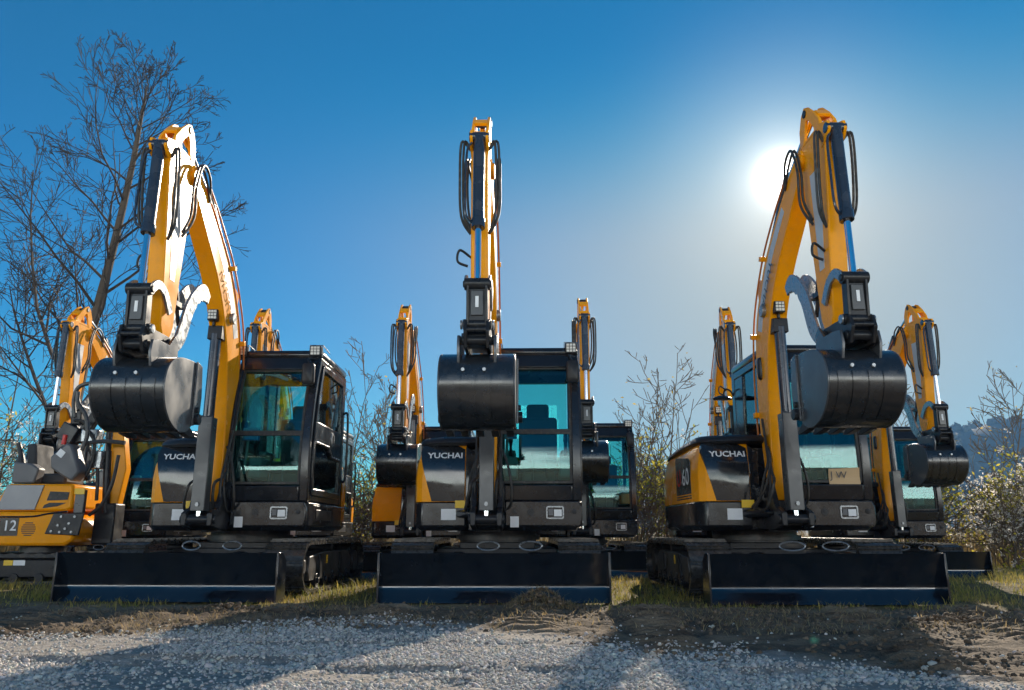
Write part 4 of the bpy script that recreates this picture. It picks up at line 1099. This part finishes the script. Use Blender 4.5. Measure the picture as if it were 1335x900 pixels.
# tan cardboard notice standing inside the right front machine's lower windscreen
cb = empty('cardboard_sign', (2.65, 8.86, 0.0), R(1.4))
tag(cb, 'tan cardboard notice with marker letters in the lower windscreen of the right front cab', 'sign')
obj('card', MB().loft([[(0.60 + sx * 0.155, -0.960 - 0.012 * abs(k - 4) / 4 + dy, 1.055 + 0.16 * k / 8 + sx * 0.006) for sx, dy in ((-1, 0), (1, 0), (1, 0.004), (-1, 0.004))] for k in range(9)]), 'card', cb, bevel=0.001)
obj('marker_lettering', MB().text('J W', 0.10, (0.54, -0.9745, 1.145), (1, 0, 0), (0, 0, 1), depth=0.001, xs=1.05), 'darktext', cb, recalc=False)

# ------------------------------------------------------------------ ground
def build_ground():
    ys = np.concatenate([np.linspace(-60, -6, 28), np.linspace(-5.5, 2.6, 18), np.arange(2.7, 7.6, 0.022), np.arange(7.65, 12, 0.12), np.linspace(12.3, 40, 60), np.geomspace(42, 880, 30)])
    xs = np.concatenate([-np.geomspace(880, 9, 34), np.arange(-8.5, -5.0, 0.12), np.arange(-5.0, 5.0, 0.024), np.arange(5.0, 8.6, 0.12), np.geomspace(9, 880, 34)])
    X, Y = np.meshgrid(xs, ys)
    Z = ground_z(X, Y)
    far = sstep(60, 200, np.hypot(X, Y)); Z = Z * (1 - far) - 0.05 * far
    nx, ny = len(xs), len(ys)
    me = bpy.data.meshes.new('ground')
    co = np.stack([X, Y, Z], -1).reshape(-1, 3)
    idx = np.arange(nx * ny).reshape(ny, nx)
    q = np.stack([idx[:-1, :-1], idx[:-1, 1:], idx[1:, 1:], idx[1:, :-1]], -1).reshape(-1, 4)
    me.vertices.add(len(co)); me.vertices.foreach_set('co', co.ravel())
    me.loops.add(q.size); me.loops.foreach_set('vertex_index', q.ravel().astype(np.int32))
    me.polygons.add(len(q)); me.polygons.foreach_set('loop_start', np.arange(0, q.size, 4, dtype=np.int32))
    me.update(calc_edges=True); me.validate()
    me.polygons.foreach_set('use_smooth', [True] * len(q))
    # which surface lies where: r = gravel, g = dirt, b = grass soil
    ge, gr = gravel_edge(X), grass_edge(X)
    wob = 0.35 * (fbm(X * 3, Y * 3, 51, 3) - 0.5)
    g = 1 - sstep(ge - 0.12, ge + 0.18, Y + wob); b = sstep(gr - 0.2, gr + 0.5, Y + wob)
    d = np.clip(1 - g - b, 0, 1)
    colr = np.stack([g, d, b, np.ones_like(g)], -1).reshape(-1, 4)
    at = me.color_attributes.new('zone', 'FLOAT_COLOR', 'POINT'); at.data.foreach_set('color', colr.ravel())
    m = bpy.data.materials.new('ground_soil')
    n, l = nodes_of(m); p = n['Principled BSDF']; p.inputs['Roughness'].default_value = 0.95; p.inputs['Specular IOR Level'].default_value = 0.2
    tc = n.new('ShaderNodeTexCoord'); za = n.new('ShaderNodeAttribute'); za.attribute_name = 'zone'
    sep = n.new('ShaderNodeSeparateColor'); l.new(za.outputs['Color'], sep.inputs[0])
    def noise_col(c0, c1, sc, det=8):
        nz = n.new('ShaderNodeTexNoise'); nz.inputs['Scale'].default_value = sc; nz.inputs['Detail'].default_value = det; nz.inputs['Roughness'].default_value = 0.65
        l.new(tc.outputs['Object'], nz.inputs['Vector'])
        cr = n.new('ShaderNodeValToRGB'); cr.color_ramp.elements[0].position = 0.32; cr.color_ramp.elements[1].position = 0.68
        cr.color_ramp.elements[0].color = (*c0, 1); cr.color_ramp.elements[1].color = (*c1, 1)
        l.new(nz.outputs['Fac'], cr.inputs[0]); return cr.outputs['Color'], nz
    gc, _ = noise_col((0.20, 0.175, 0.15), (0.42, 0.385, 0.34), 14)
    dc, _ = noise_col((0.045, 0.033, 0.025), (0.24, 0.18, 0.12), 2.6)
    bc, _ = noise_col((0.085, 0.065, 0.03), (0.19, 0.15, 0.06), 3)
    mx = n.new('ShaderNodeMix'); mx.data_type = 'RGBA'; l.new(sep.outputs[1], mx.inputs['Factor']); l.new(gc, mx.inputs['A']); l.new(dc, mx.inputs['B'])
    mx2 = n.new('ShaderNodeMix'); mx2.data_type = 'RGBA'; l.new(sep.outputs[2], mx2.inputs['Factor']); l.new(mx.outputs['Result'], mx2.inputs['A']); l.new(bc, mx2.inputs['B'])
    l.new(mx2.outputs['Result'], p.inputs['Base Color'])
    nb = n.new('ShaderNodeTexNoise'); nb.inputs['Scale'].default_value = 45; nb.inputs['Detail'].default_value = 8; l.new(tc.outputs['Object'], nb.inputs['Vector'])
    bp = n.new('ShaderNodeBump'); bp.inputs['Strength'].default_value = 0.8; bp.inputs['Distance'].default_value = 0.02
    l.new(nb.outputs['Fac'], bp.inputs['Height']); l.new(bp.outputs['Normal'], p.inputs['Normal'])
    me.materials.append(m)
    o = bpy.data.objects.new('ground', me); COL.objects.link(o)
    tag(o, kind='structure')
build_ground()

def mesh_np(name, co, faces, tint, material):
    """faces: (n, k) array; tint: one colour per face"""
    me = bpy.data.meshes.new(name)
    k = faces.shape[1]
    me.vertices.add(len(co)); me.vertices.foreach_set('co', np.ascontiguousarray(co, dtype=np.float32).ravel())
    me.loops.add(faces.size); me.loops.foreach_set('vertex_index', faces.ravel().astype(np.int32))
    me.polygons.add(len(faces)); me.polygons.foreach_set('loop_start', np.arange(0, faces.size, k, dtype=np.int32))
    me.update(calc_edges=True)
    at = me.color_attributes.new('tint', 'FLOAT_COLOR', 'CORNER')
    c4 = np.concatenate([tint, np.ones((len(tint), 1))], 1)
    at.data.foreach_set('color', np.repeat(c4, k, axis=0).astype(np.float32).ravel())
    me.materials.append(M[material])
    return me

NR = np.random.default_rng(11)
def ico():
    bm = bmesh.new(); bmesh.ops.create_icosphere(bm, subdivisions=1, radius=1.0)
    v = np.array([p.co[:] for p in bm.verts]); f = np.array([[q.index for q in p.verts] for p in bm.faces]); bm.free()
    return v, f
ICO_V, ICO_F = ico()

def scatter_stones(name, P, size, flat, cols, material, kind_label=None):
    n = len(P)
    v = ICO_V[None] * (1 + 0.55 * (NR.random((n, len(ICO_V), 1)) - 0.5))
    sc = size[:, None, None] * np.stack([0.7 + 0.6 * NR.random(n), 0.7 + 0.6 * NR.random(n), flat * (0.7 + 0.6 * NR.random(n))], -1)[:, None, :]
    v = v * sc
    a = NR.random(n) * 2 * math.pi; ca, sa = np.cos(a)[:, None], np.sin(a)[:, None]
    x = v[..., 0] * ca - v[..., 1] * sa; y = v[..., 0] * sa + v[..., 1] * ca
    tilt = (NR.random(n) - 0.5)[:, None] * 1.2
    z = v[..., 2] * np.cos(tilt) + x * np.sin(tilt)
    x = x * np.cos(tilt) - v[..., 2] * np.sin(tilt)
    co = np.stack([x, y, z], -1) + P[:, None, :]
    f = ICO_F[None] + (np.arange(n) * len(ICO_V))[:, None, None]
    me = mesh_np(name, co.reshape(-1, 3), f.reshape(-1, 3), np.repeat(cols, len(ICO_F), axis=0), material)
    o = bpy.data.objects.new(name, me); COL.objects.link(o)
    return o

# gravel: individual stones over the near strip
n = 125000
u = NR.random(n); Yp = 2.9 + 3.2 * u ** 1.15; Xp = (NR.random(n) - 0.5) * 2 * (0.75 * Yp + 0.5)
ok = NR.random(n) < 1.02 - sstep(-0.5, 0.4, Yp - gravel_edge(Xp) + 0.7 * (fbm(Xp * 3, Yp * 3, 61, 3) - 0.5))
ok &= NR.random(n) < 0.14 + 0.86 * sstep(0.38, 0.54, fbm(Xp * 1.3 + 7, Yp * 2.2, 63, 3))
Xp, Yp = Xp[ok], Yp[ok]; n = len(Xp)
sz = 0.003 + 0.0075 * NR.random(n) ** 1.8 + 0.008 * (NR.random(n) < 0.03)
P = np.stack([Xp, Yp, ground_z(Xp, Yp) + sz * 0.25], -1)
base = 0.36 + 0.34 * NR.random(n)
cols = base[:, None] * np.array([1.0, 0.92, 0.82])[None] * (1 + 0.1 * (NR.random((n, 3)) - 0.5))
tag(scatter_stones('gravel', P, sz, 0.75, cols, 'pebble'), 'loose pale grey gravel along the front of the lot', kind='stuff')
# soil clods over the churned strip
n = 42000
Xp = (NR.random(n) - 0.5) * 12; Yp = 3.2 + 4.1 * NR.random(n)
ok = (Yp > gravel_edge(Xp) - 0.25) & (Yp < grass_edge(Xp) + 0.3) & (NR.random(n) < sstep(0.3, 0.65, fbm(Xp * 1.4, Yp * 1.8, 71, 3)))
Xp, Yp = Xp[ok], Yp[ok]
# a heap in the middle and another at right
for hx, hy, hr, hn in ((0.22, 6.62, 0.26, 420), (2.9, 5.6, 0.30, 260), (-2.2, 6.5, 0.3, 200)):
    a = NR.random(hn) * 6.283; r = hr * NR.random(hn) ** 0.7
    Xp = np.concatenate([Xp, hx + r * np.cos(a)]); Yp = np.concatenate([Yp, hy + 0.6 * r * np.sin(a)])
n = len(Xp)
hz = np.zeros(n)
for hx, hy, hr, hh in ((0.22, 6.62, 0.26, 0.14), (2.9, 5.6, 0.30, 0.06), (-2.2, 6.5, 0.3, 0.05)):
    hz = np.maximum(hz, hh * np.exp(-(((Xp - hx) / hr) ** 2 + ((Yp - hy) / (hr * 0.6)) ** 2) * 1.5))
sz = 0.003 + 0.016 * NR.random(n) ** 4
P = np.stack([Xp, Yp, ground_z(Xp, Yp) + hz + sz * 0.2], -1)
base = 0.6 + 0.8 * NR.random(n)
cols = base[:, None] * np.array([0.15, 0.11, 0.075])[None]
tag(scatter_stones('soil_clods', P, sz, 0.8, cols, 'clod'), 'crumbled brown soil and clods along the churned strip', kind='stuff')

def grass(name, X, Y, H, cols, bend=0.6, w=0.004, z=None):
    n = len(X)
    a = NR.random(n) * 6.283; dx, dy = np.cos(a), np.sin(a)
    px, py = -dy, dx
    z0 = ground_z(X, Y) if z is None else z
    lean = bend * H * (0.3 + NR.random(n))
    ww = w * (0.6 + 0.8 * NR.random(n))
    p0 = np.stack([X - px * ww, Y - py * ww, z0 - 0.005], -1); p1 = np.stack([X + px * ww, Y + py * ww, z0 - 0.005], -1)
    m0 = np.stack([X + dx * lean * 0.35 - px * ww * 0.7, Y + dy * lean * 0.35 - py * ww * 0.7, z0 + H * 0.6], -1)
    m1 = np.stack([X + dx * lean * 0.35 + px * ww * 0.7, Y + dy * lean * 0.35 + py * ww * 0.7, z0 + H * 0.6], -1)
    t = np.stack([X + dx * lean, Y + dy * lean, z0 + H], -1)
    co = np.stack([p0, p1, m0, m1, t], 1).reshape(-1, 3)
    b = (np.arange(n) * 5)[:, None]
    f = np.concatenate([b + np.array([[0, 1, 3]]), b + np.array([[0, 3, 2]]), b + np.array([[2, 3, 4]])], 1).reshape(-1, 3)
    me = mesh_np(name, co, f, np.repeat(cols, 3, axis=0), 'grass')
    o = bpy.data.objects.new(name, me); COL.objects.link(o); return o
n = 190000
Yp = 5.7 + 22 * NR.random(n) ** 1.9; Xp = (NR.random(n) - 0.5) * 2 * (0.72 * Yp + 1)
patch = fbm(Xp * 1.1, Yp * 1.1, 81, 4)
edge = Yp - grass_edge(Xp) + 0.6 * (patch - 0.5)
ok = (edge > 0) & (NR.random(n) < (sstep(0.38, 0.62, fbm(Xp * 3.1, Yp * 3.1, 83, 3)) * 0.9 + 0.08) * (0.35 + 0.65 * sstep(6.9, 7.8, Yp)))
Xp, Yp, patch = Xp[ok], Yp[ok], patch[ok]; n = len(Xp)
H = (0.02 + 0.085 * NR.random(n) ** 2) * (0.6 + 0.9 * patch) * (1 + 0.7 * sstep(12, 17, Yp)) * (0.62 + 0.38 * sstep(7.0, 7.8, Yp))
mixg = np.clip(NR.random(n) * 0.6 + 0.9 * (fbm(Xp * 1.6 + 3, Yp * 1.6, 91, 3) - 0.42), 0, 1)
cols = (1 - mixg)[:, None] * np.array([0.46, 0.34, 0.10])[None] + mixg[:, None] * np.array([0.15, 0.21, 0.03])[None]
cols *= (0.7 + 0.6 * NR.random(n))[:, None]
tag(grass('grass', Xp, Yp, H, cols, bend=1.1), 'patchy yellow green autumn grass round the machines', kind='stuff')
# straw on the heap and along the blades
n = 9000
Xp = (NR.random(n) - 0.5) * 11; Yp = 5.0 + 2.3 * NR.random(n)
ok = NR.random(n) < sstep(0.35, 0.62, fbm(Xp * 1.2 + 5, Yp * 1.6, 77, 3))
Xp, Yp = Xp[ok], Yp[ok]
hn = 700; a = NR.random(hn) * 6.283; r = 0.3 * NR.random(hn) ** 0.6
Xp = np.concatenate([Xp, 0.22 + r * np.cos(a)]); Yp = np.concatenate([Yp, 6.62 + 0.6 * r * np.sin(a)])
n = len(Xp)
zz = ground_z(Xp, Yp) + 0.13 * np.exp(-(((Xp - 0.22) / 0.26) ** 2 + ((Yp - 6.62) / 0.16) ** 2) * 1.5)
cols = np.array([0.36, 0.27, 0.14])[None] * (0.6 + 0.7 * NR.random(n))[:, None]
tag(grass('straw', Xp, Yp, 0.015 + 0.04 * NR.random(n), cols, bend=2.2, w=0.003, z=zz), 'dry straw littered on the churned soil', kind='stuff')

# ------------------------------------------------------------------ trees and shrubs
def rnd_perp(d, rg):
    v = Vector((rg.gauss(0, 1), rg.gauss(0, 1), rg.gauss(0, 1)))
    v -= d * v.dot(d)
    return v.normalized() if v.length > 1e-5 else d.orthogonal().normalized()

def grow(mb, tips, p, d, length, r, lev, maxlev, rg, up=0.12, kids=(7, 6, 5), ang=(32, 60), wob=0.16, nseg=None, start=0.2, sides=None):
    nseg = nseg or max(3, 7 - 2 * lev)
    pts = [p.copy()]; rad = [r]; dirs = [d.copy()]
    cur = p.copy(); dd = d.copy()
    for i in range(nseg):
        dd = (dd + rnd_perp(dd, rg) * wob * rg.random() * 1.4 + Vector((0, 0, up * (0.4 if lev == 0 else 1)))).normalized()
        cur = cur + dd * (length / nseg)
        pts.append(cur.copy()); dirs.append(dd.copy()); rad.append(max(r * (1 - 0.82 * (i + 1) / nseg), 0.0075 if lev < 4 else 0.006))
    mb.tube(pts, rad, sides or (8, 5, 4, 3, 3)[min(lev, 4)], cap=False)
    if lev == maxlev:
        tips.append((pts[-1], dd)); tips.append((pts[len(pts) // 2], dd)); return
    nk = kids[min(lev, len(kids) - 1)]
    for k in range(nk):
        t = start + (1 - start) * (k + rg.random() * 0.9) / nk
        i = min(int(t * nseg), nseg - 1); ft = t * nseg - i
        q = pts[i].lerp(pts[i + 1], min(ft, 1)); rr = rad[i] * (1 - ft) + rad[i + 1] * ft
        a = R(rg.uniform(*ang))
        nd = (dirs[i] * math.cos(a) + rnd_perp(dirs[i], rg) * math.sin(a)).normalized()
        L = length * rg.uniform(0.38, 0.62) * (1.15 - 0.62 * t)
        grow(mb, tips, q, nd, L, min(rr * 0.62, r * 0.5), lev + 1, maxlev, rg, up, kids, ang, wob, None, 0.15)

def leaf_cards(P, size, cols, name):
    n = len(P)
    a = NR.normal(size=(n, 3)); a /= np.linalg.norm(a, axis=1)[:, None]
    b = np.cross(a, NR.normal(size=(n, 3))); b /= np.linalg.norm(b, axis=1)[:, None]
    s = size[:, None]
    c = np.cross(a, b)
    co = np.stack([P - a * s, P + b * s * 0.45 + c * s * 0.12, P + a * s, P - b * s * 0.45 + c * s * 0.12], 1).reshape(-1, 3)
    f = np.arange(n * 4).reshape(n, 4)
    return mesh_np(name, co, f, cols, 'leaf')

def link_mesh(name, me, parent):
    o = bpy.data.objects.new(name, me); COL.objects.link(o); o.parent = parent; return o

def big_tree():
    rg = random.Random(5)
    root = empty('bare_tree', (-9.45, 17.0, -0.05))
    tag(root, 'tall bare leafless tree rising behind the left machines', 'tree')
    mb = MB(); tips = []
    trunk = smoothpath([(0, 0, 0), (-0.05, 0, 2.0), (0.1, 0, 4.4), (0.38, 0.05, 6.8), (0.62, 0, 8.8), (0.70, 0, 10.0), (0.76, 0, 11.0)], 4)
    tm = MB(); N = len(trunk)
    rad = [0.135 * (1 - i / (N - 1)) ** 0.8 + 0.012 for i in range(N)]
    tm.tube(trunk, rad, 10)
    obj('trunk', tm, 'bark', root)
    nb = 30
    for k in range(nb):
        t = 0.24 + 0.72 * k / nb + rg.uniform(-0.01, 0.01)
        i = min(int(t * (N - 1)), N - 2)
        q = trunk[i].lerp(trunk[i + 1], t * (N - 1) - i)
        az = k * 2.4 + rg.uniform(-0.5, 0.5); el = R(rg.uniform(18, 46) + 18 * t)
        d = Vector((math.cos(az) * math.cos(el), math.sin(az) * math.cos(el), math.sin(el)))
        L = (4.7 - 3.5 * t) * rg.uniform(0.8, 1.2)
        grow(mb, tips, q, d, L, rad[i] * 0.36, 1, 4, rg, up=0.09, kids=(0, 6, 4, 4), ang=(26, 52), wob=0.24)
    # two long side leaders at the left
    for z0, ax, L in ((3.6, -0.75, 5.2), (2.6, -0.95, 4.2)):
        d = Vector((ax, -0.15, 1.0)).normalized()
        grow(mb, tips, Vector((0.0, 0, z0)), d, L, 0.055, 1, 4, rg, up=0.10, kids=(0, 12, 7, 4), ang=(28, 60), wob=0.25)
    obj('branches', mb, 'twig', root, recalc=False)
    return root
big_tree()

def sapling(x, y, h, seed, label, spread=0.5, lev=3, leaves=0, leafcol=(0.45, 0.33, 0.06), r=0.03, group=None, kids=(11, 5, 3)):
    rg = random.Random(seed)
    root = empty('sapling', (x, y, -0.05))
    tag(root, label, 'tree', group)
    mb = MB(); tips = []
    grow(mb, tips, Vector((0, 0, 0)), Vector((rg.uniform(-.12, .12), 0, 1)).normalized(), h, r, 0, lev, rg, up=0.1, kids=kids, ang=(25, 25 + 55 * spread), wob=0.12, nseg=8, start=0.22)
    obj('trunk', mb, 'stem', root, recalc=False)
    if leaves:
        P = np.array([tips[rg.randrange(len(tips))][0][:] for _ in range(leaves)]) + NR.normal(size=(leaves, 3)) * 0.06
        c = np.array(leafcol)[None] * (0.6 + 0.7 * NR.random((leaves, 1)))
        link_mesh('leaves', leaf_cards(P, 0.025 + 0.025 * NR.random(leaves), c, 'leaves'), root)
    return root

def shrub(x, y, w, h, seed, label, stems=14, leaves=700, heads=900, leafcol=(0.5, 0.4, 0.05), headcol=(0.78, 0.73, 0.66), group=None):
    rg = random.Random(seed)
    root = empty('shrub', (x, y, -0.05))
    tag(root, label, 'shrub', group)
    mb = MB(); tips = []
    for k in range(stems):
        a = rg.uniform(0, 6.283); lean = rg.uniform(0.05, 0.6)
        d = Vector((math.cos(a) * lean * w / h, math.sin(a) * lean * w / h, 1)).normalized()
        p = Vector((math.cos(a) * w * 0.2 * rg.random(), math.sin(a) * w * 0.2 * rg.random(), 0))
        grow(mb, tips, p, d, h * rg.uniform(0.6, 1.05), 0.014, 1, 3, rg, up=0.02, kids=(0, 7, 4), ang=(25, 70), wob=0.35)
    obj('stems', mb, 'stem', root, recalc=False)
    T = np.array([t[0][:] for t in tips])
    if leaves:
        clump = NR.integers(0, len(T), leaves // 14 + 1)
        P = T[clump[NR.integers(0, len(clump), leaves)]] + NR.normal(size=(leaves, 3)) * 0.13
        P[:, 2] = np.maximum(P[:, 2], 0.05)
        t = NR.random((leaves, 1))
        c = (np.array(leafcol)[None] * (1 - t) + np.array([0.22, 0.25, 0.04])[None] * t) * (0.6 + 0.7 * NR.random((leaves, 1)))
        link_mesh('leaves', leaf_cards(P, 0.03 + 0.03 * NR.random(leaves), c, 'leaves'), root)
    if heads:
        k = heads // 9
        ctr = T[NR.integers(0, len(T), k)] + NR.normal(size=(k, 3)) * 0.08
        P = np.repeat(ctr, 9, axis=0) + NR.normal(size=(k * 9, 3)) * 0.028
        c = np.array(headcol)[None] * (0.7 + 0.55 * NR.random((k * 9, 1)))
        link_mesh('seed_heads', leaf_cards(P, 0.018 + 0.016 * NR.random(k * 9), c, 'seed_heads'), root)
    return root

G = 'shrubs along the back of the lot'
HEDGE = [  # x, y, width, height, leaves, heads, label
    (-10.6, 16.0, 1.6, 3.0, 250, 3200, 'pale fluffy headed shrub at the far left edge of the photo'),
    (-8.9, 16.8, 1.6, 2.7, 250, 2600, 'pale fluffy headed shrub behind the open mini digger'),
    (-7.2, 17.4, 1.6, 2.3, 400, 900, 'brown shrub under the tall bare tree, right of its trunk'),
    (-4.2, 17.8, 1.5, 2.4, 350, 500, 'thin brown shrub just right of the left front cab'),
    (-3.1, 17.0, 1.3, 1.9, 650, 300, 'yellow leaved shrub in the gap right of the left front machine'),
    (-2.0, 18.0, 1.5, 2.6, 350, 700, 'thin shrub left of the yellow nosed rear machine'),
    (2.7, 17.2, 1.2, 2.3, 900, 350, 'yellow leaved shrub in the gap right of the rear cab'),
    (3.6, 18.0, 1.3, 2.6, 700, 1300, 'white flecked shrub left of the right front counterweight'),
    (8.2, 16.0, 1.3, 1.9, 800, 2600, 'white headed shrub behind the farthest right bucket'),
    (9.1, 15.0, 1.3, 1.7, 700, 3600, 'broad white headed shrub near the right edge of the photo'),
    (10.3, 15.8, 1.5, 2.1, 900, 3400, 'tallest white headed shrub cut by the right edge of the photo'),
    (7.4, 17.0, 1.3, 1.9, 900, 800, 'yellow green shrub behind the farthest right boom'),
]
for i, (x, y, w, h, lv, hd, lab) in enumerate(HEDGE):
    shrub(x, y, w, h, 100 + i, lab, leaves=int(lv * 1.6), heads=int(hd * 1.0), group=G, stems=20)
S = 'bare saplings behind the machines'
for i, (x, y, h, sp, lv, lab) in enumerate([
    (-3.75, 18.5, 4.1, 0.8, 0, 'bare sapling with arching twigs just right of the left front cab'),
    (-3.0, 19.5, 3.6, 0.2, 60, 'slim upright sapling halfway between the left and middle machines'),
    (-2.45, 18.2, 3.0, 0.2, 40, 'short slim sapling left of the yellow nosed rear machine'),
    (3.35, 17.6, 3.9, 0.7, 30, 'bare forked sapling in the gap left of the right front machine'),
    (2.75, 19.0, 3.2, 0.5, 90, 'short sapling right beside the rear cab in the middle gap'),
    (8.3, 18.0, 4.2, 0.6, 120, 'bare sapling right of the farthest right bucket against the hill'),
    (9.8, 18.5, 4.0, 0.7, 40, 'bare sapling near the right edge against the blue hill'),
    (11.0, 18.0, 3.8, 0.7, 60, 'bare sapling cut by the right edge of the photo'),
    (-11.6, 18.5, 5.6, 0.9, 0, 'bare young tree at the left edge of the photo'),
    (-10.4, 19.5, 4.9, 0.8, 0, 'bare young tree between the left edge and the tall tree'),
    ]):
    sapling(x, y, h, 200 + i, lab, sp, leaves=lv, group=S, r=0.032)

# low tangled undergrowth along the back, far too many stems to count
n = 26000
Xp = (NR.random(n) - 0.5) * 40; Yp = 15.5 + 7 * NR.random(n)
H = 0.25 + 0.75 * NR.random(n) ** 1.5 * (0.5 + fbm(Xp * 0.6, Yp * 0.6, 95, 3))
mixg = NR.random(n)[:, None]
cols = (mixg * np.array([0.22, 0.15, 0.075])[None] + (1 - mixg) * np.array([0.12, 0.10, 0.04])[None]) * (0.6 + 0.8 * NR.random((n, 1)))
tag(grass('undergrowth', Xp, Yp, H, cols, bend=0.5, w=0.009), 'tangled brown undergrowth along the back of the lot', kind='stuff')

# ------------------------------------------------------------------ hills
def build_hills():
    xs = np.linspace(-700, 870, 260); ys = np.linspace(330, 760, 70)
    X, Y = np.meshgrid(xs, ys)
    ridge = np.interp(X, [-700, -300, -60, 60, 160, 300, 420, 600, 1100], [10, 12, 18, 34, 52, 78, 82, 82, 80])
    prof = sstep(330, 500, Y) * (1 - 0.25 * sstep(560, 760, Y))
    Z = 0.86 * ridge * prof * (0.88 + 0.24 * fbm(X / 90, Y / 90, 7, 4)) + 3.0 * fbm(X / 7, Y / 7, 9, 2) * prof - 4
    nx, ny = len(xs), len(ys)
    co = np.stack([X, Y, Z], -1).reshape(-1, 3)
    idx = np.arange(nx * ny).reshape(ny, nx)
    q = np.stack([idx[:-1, :-1], idx[:-1, 1:], idx[1:, 1:], idx[1:, :-1]], -1).reshape(-1, 4)
    me = bpy.data.meshes.new('hills')
    me.vertices.add(len(co)); me.vertices.foreach_set('co', co.ravel())
    me.loops.add(q.size); me.loops.foreach_set('vertex_index', q.ravel().astype(np.int32))
    me.polygons.add(len(q)); me.polygons.foreach_set('loop_start', np.arange(0, q.size, 4, dtype=np.int32))
    me.update(calc_edges=True)
    me.polygons.foreach_set('use_smooth', [True] * len(q))
    me.materials.append(mat('wooded_hillside', (0.045, 0.05, 0.03), 0.95, var=0.6, vscale=0.08, bump=1.0, bscale=0.3))
    o = bpy.data.objects.new('hills', me); COL.objects.link(o); tag(o, kind='structure')
    # the wood on the slope: one mass of small crowns
    n = 9000
    x = NR.uniform(-300, 850, n); y = NR.uniform(380, 620, n)
    xi = np.clip(((x + 700) / 1570 * (nx - 1)).astype(int), 0, nx - 1); yi = np.clip(((y - 330) / 430 * (ny - 1)).astype(int), 0, ny - 1)
    z = Z[yi, xi]
    s = NR.uniform(1.3, 2.6, n)
    cols = np.array([0.06, 0.065, 0.045])[None] * (0.85 + 0.3 * NR.random((n, 1)))
    tag(scatter_stones('hillside_wood', np.stack([x, y, z + 1.5], -1), s, 1.4, cols, 'clod'), 'distant wood covering the hazy blue hills', kind='stuff')
build_hills()

# ------------------------------------------------------------------ the air between here and the hills
def build_haze():
    hb = MB().box((0, 412, 50), (1790, 956, 108))
    m = bpy.data.materials.new('pale_air')
    n, l = nodes_of(m); n.remove(n['Principled BSDF'])
    v = n.new('ShaderNodeVolumePrincipled')
    v.inputs['Color'].default_value = (0.22, 0.52, 1.0, 1); v.inputs['Density'].default_value = HAZE; v.inputs['Anisotropy'].default_value = 0.0
    l.new(v.outputs[0], n['Material Output'].inputs['Volume'])
    o = obj('haze', hb, m)
    tag(o, 'thin pale air that turns the far hills blue', kind='stuff')
build_haze()
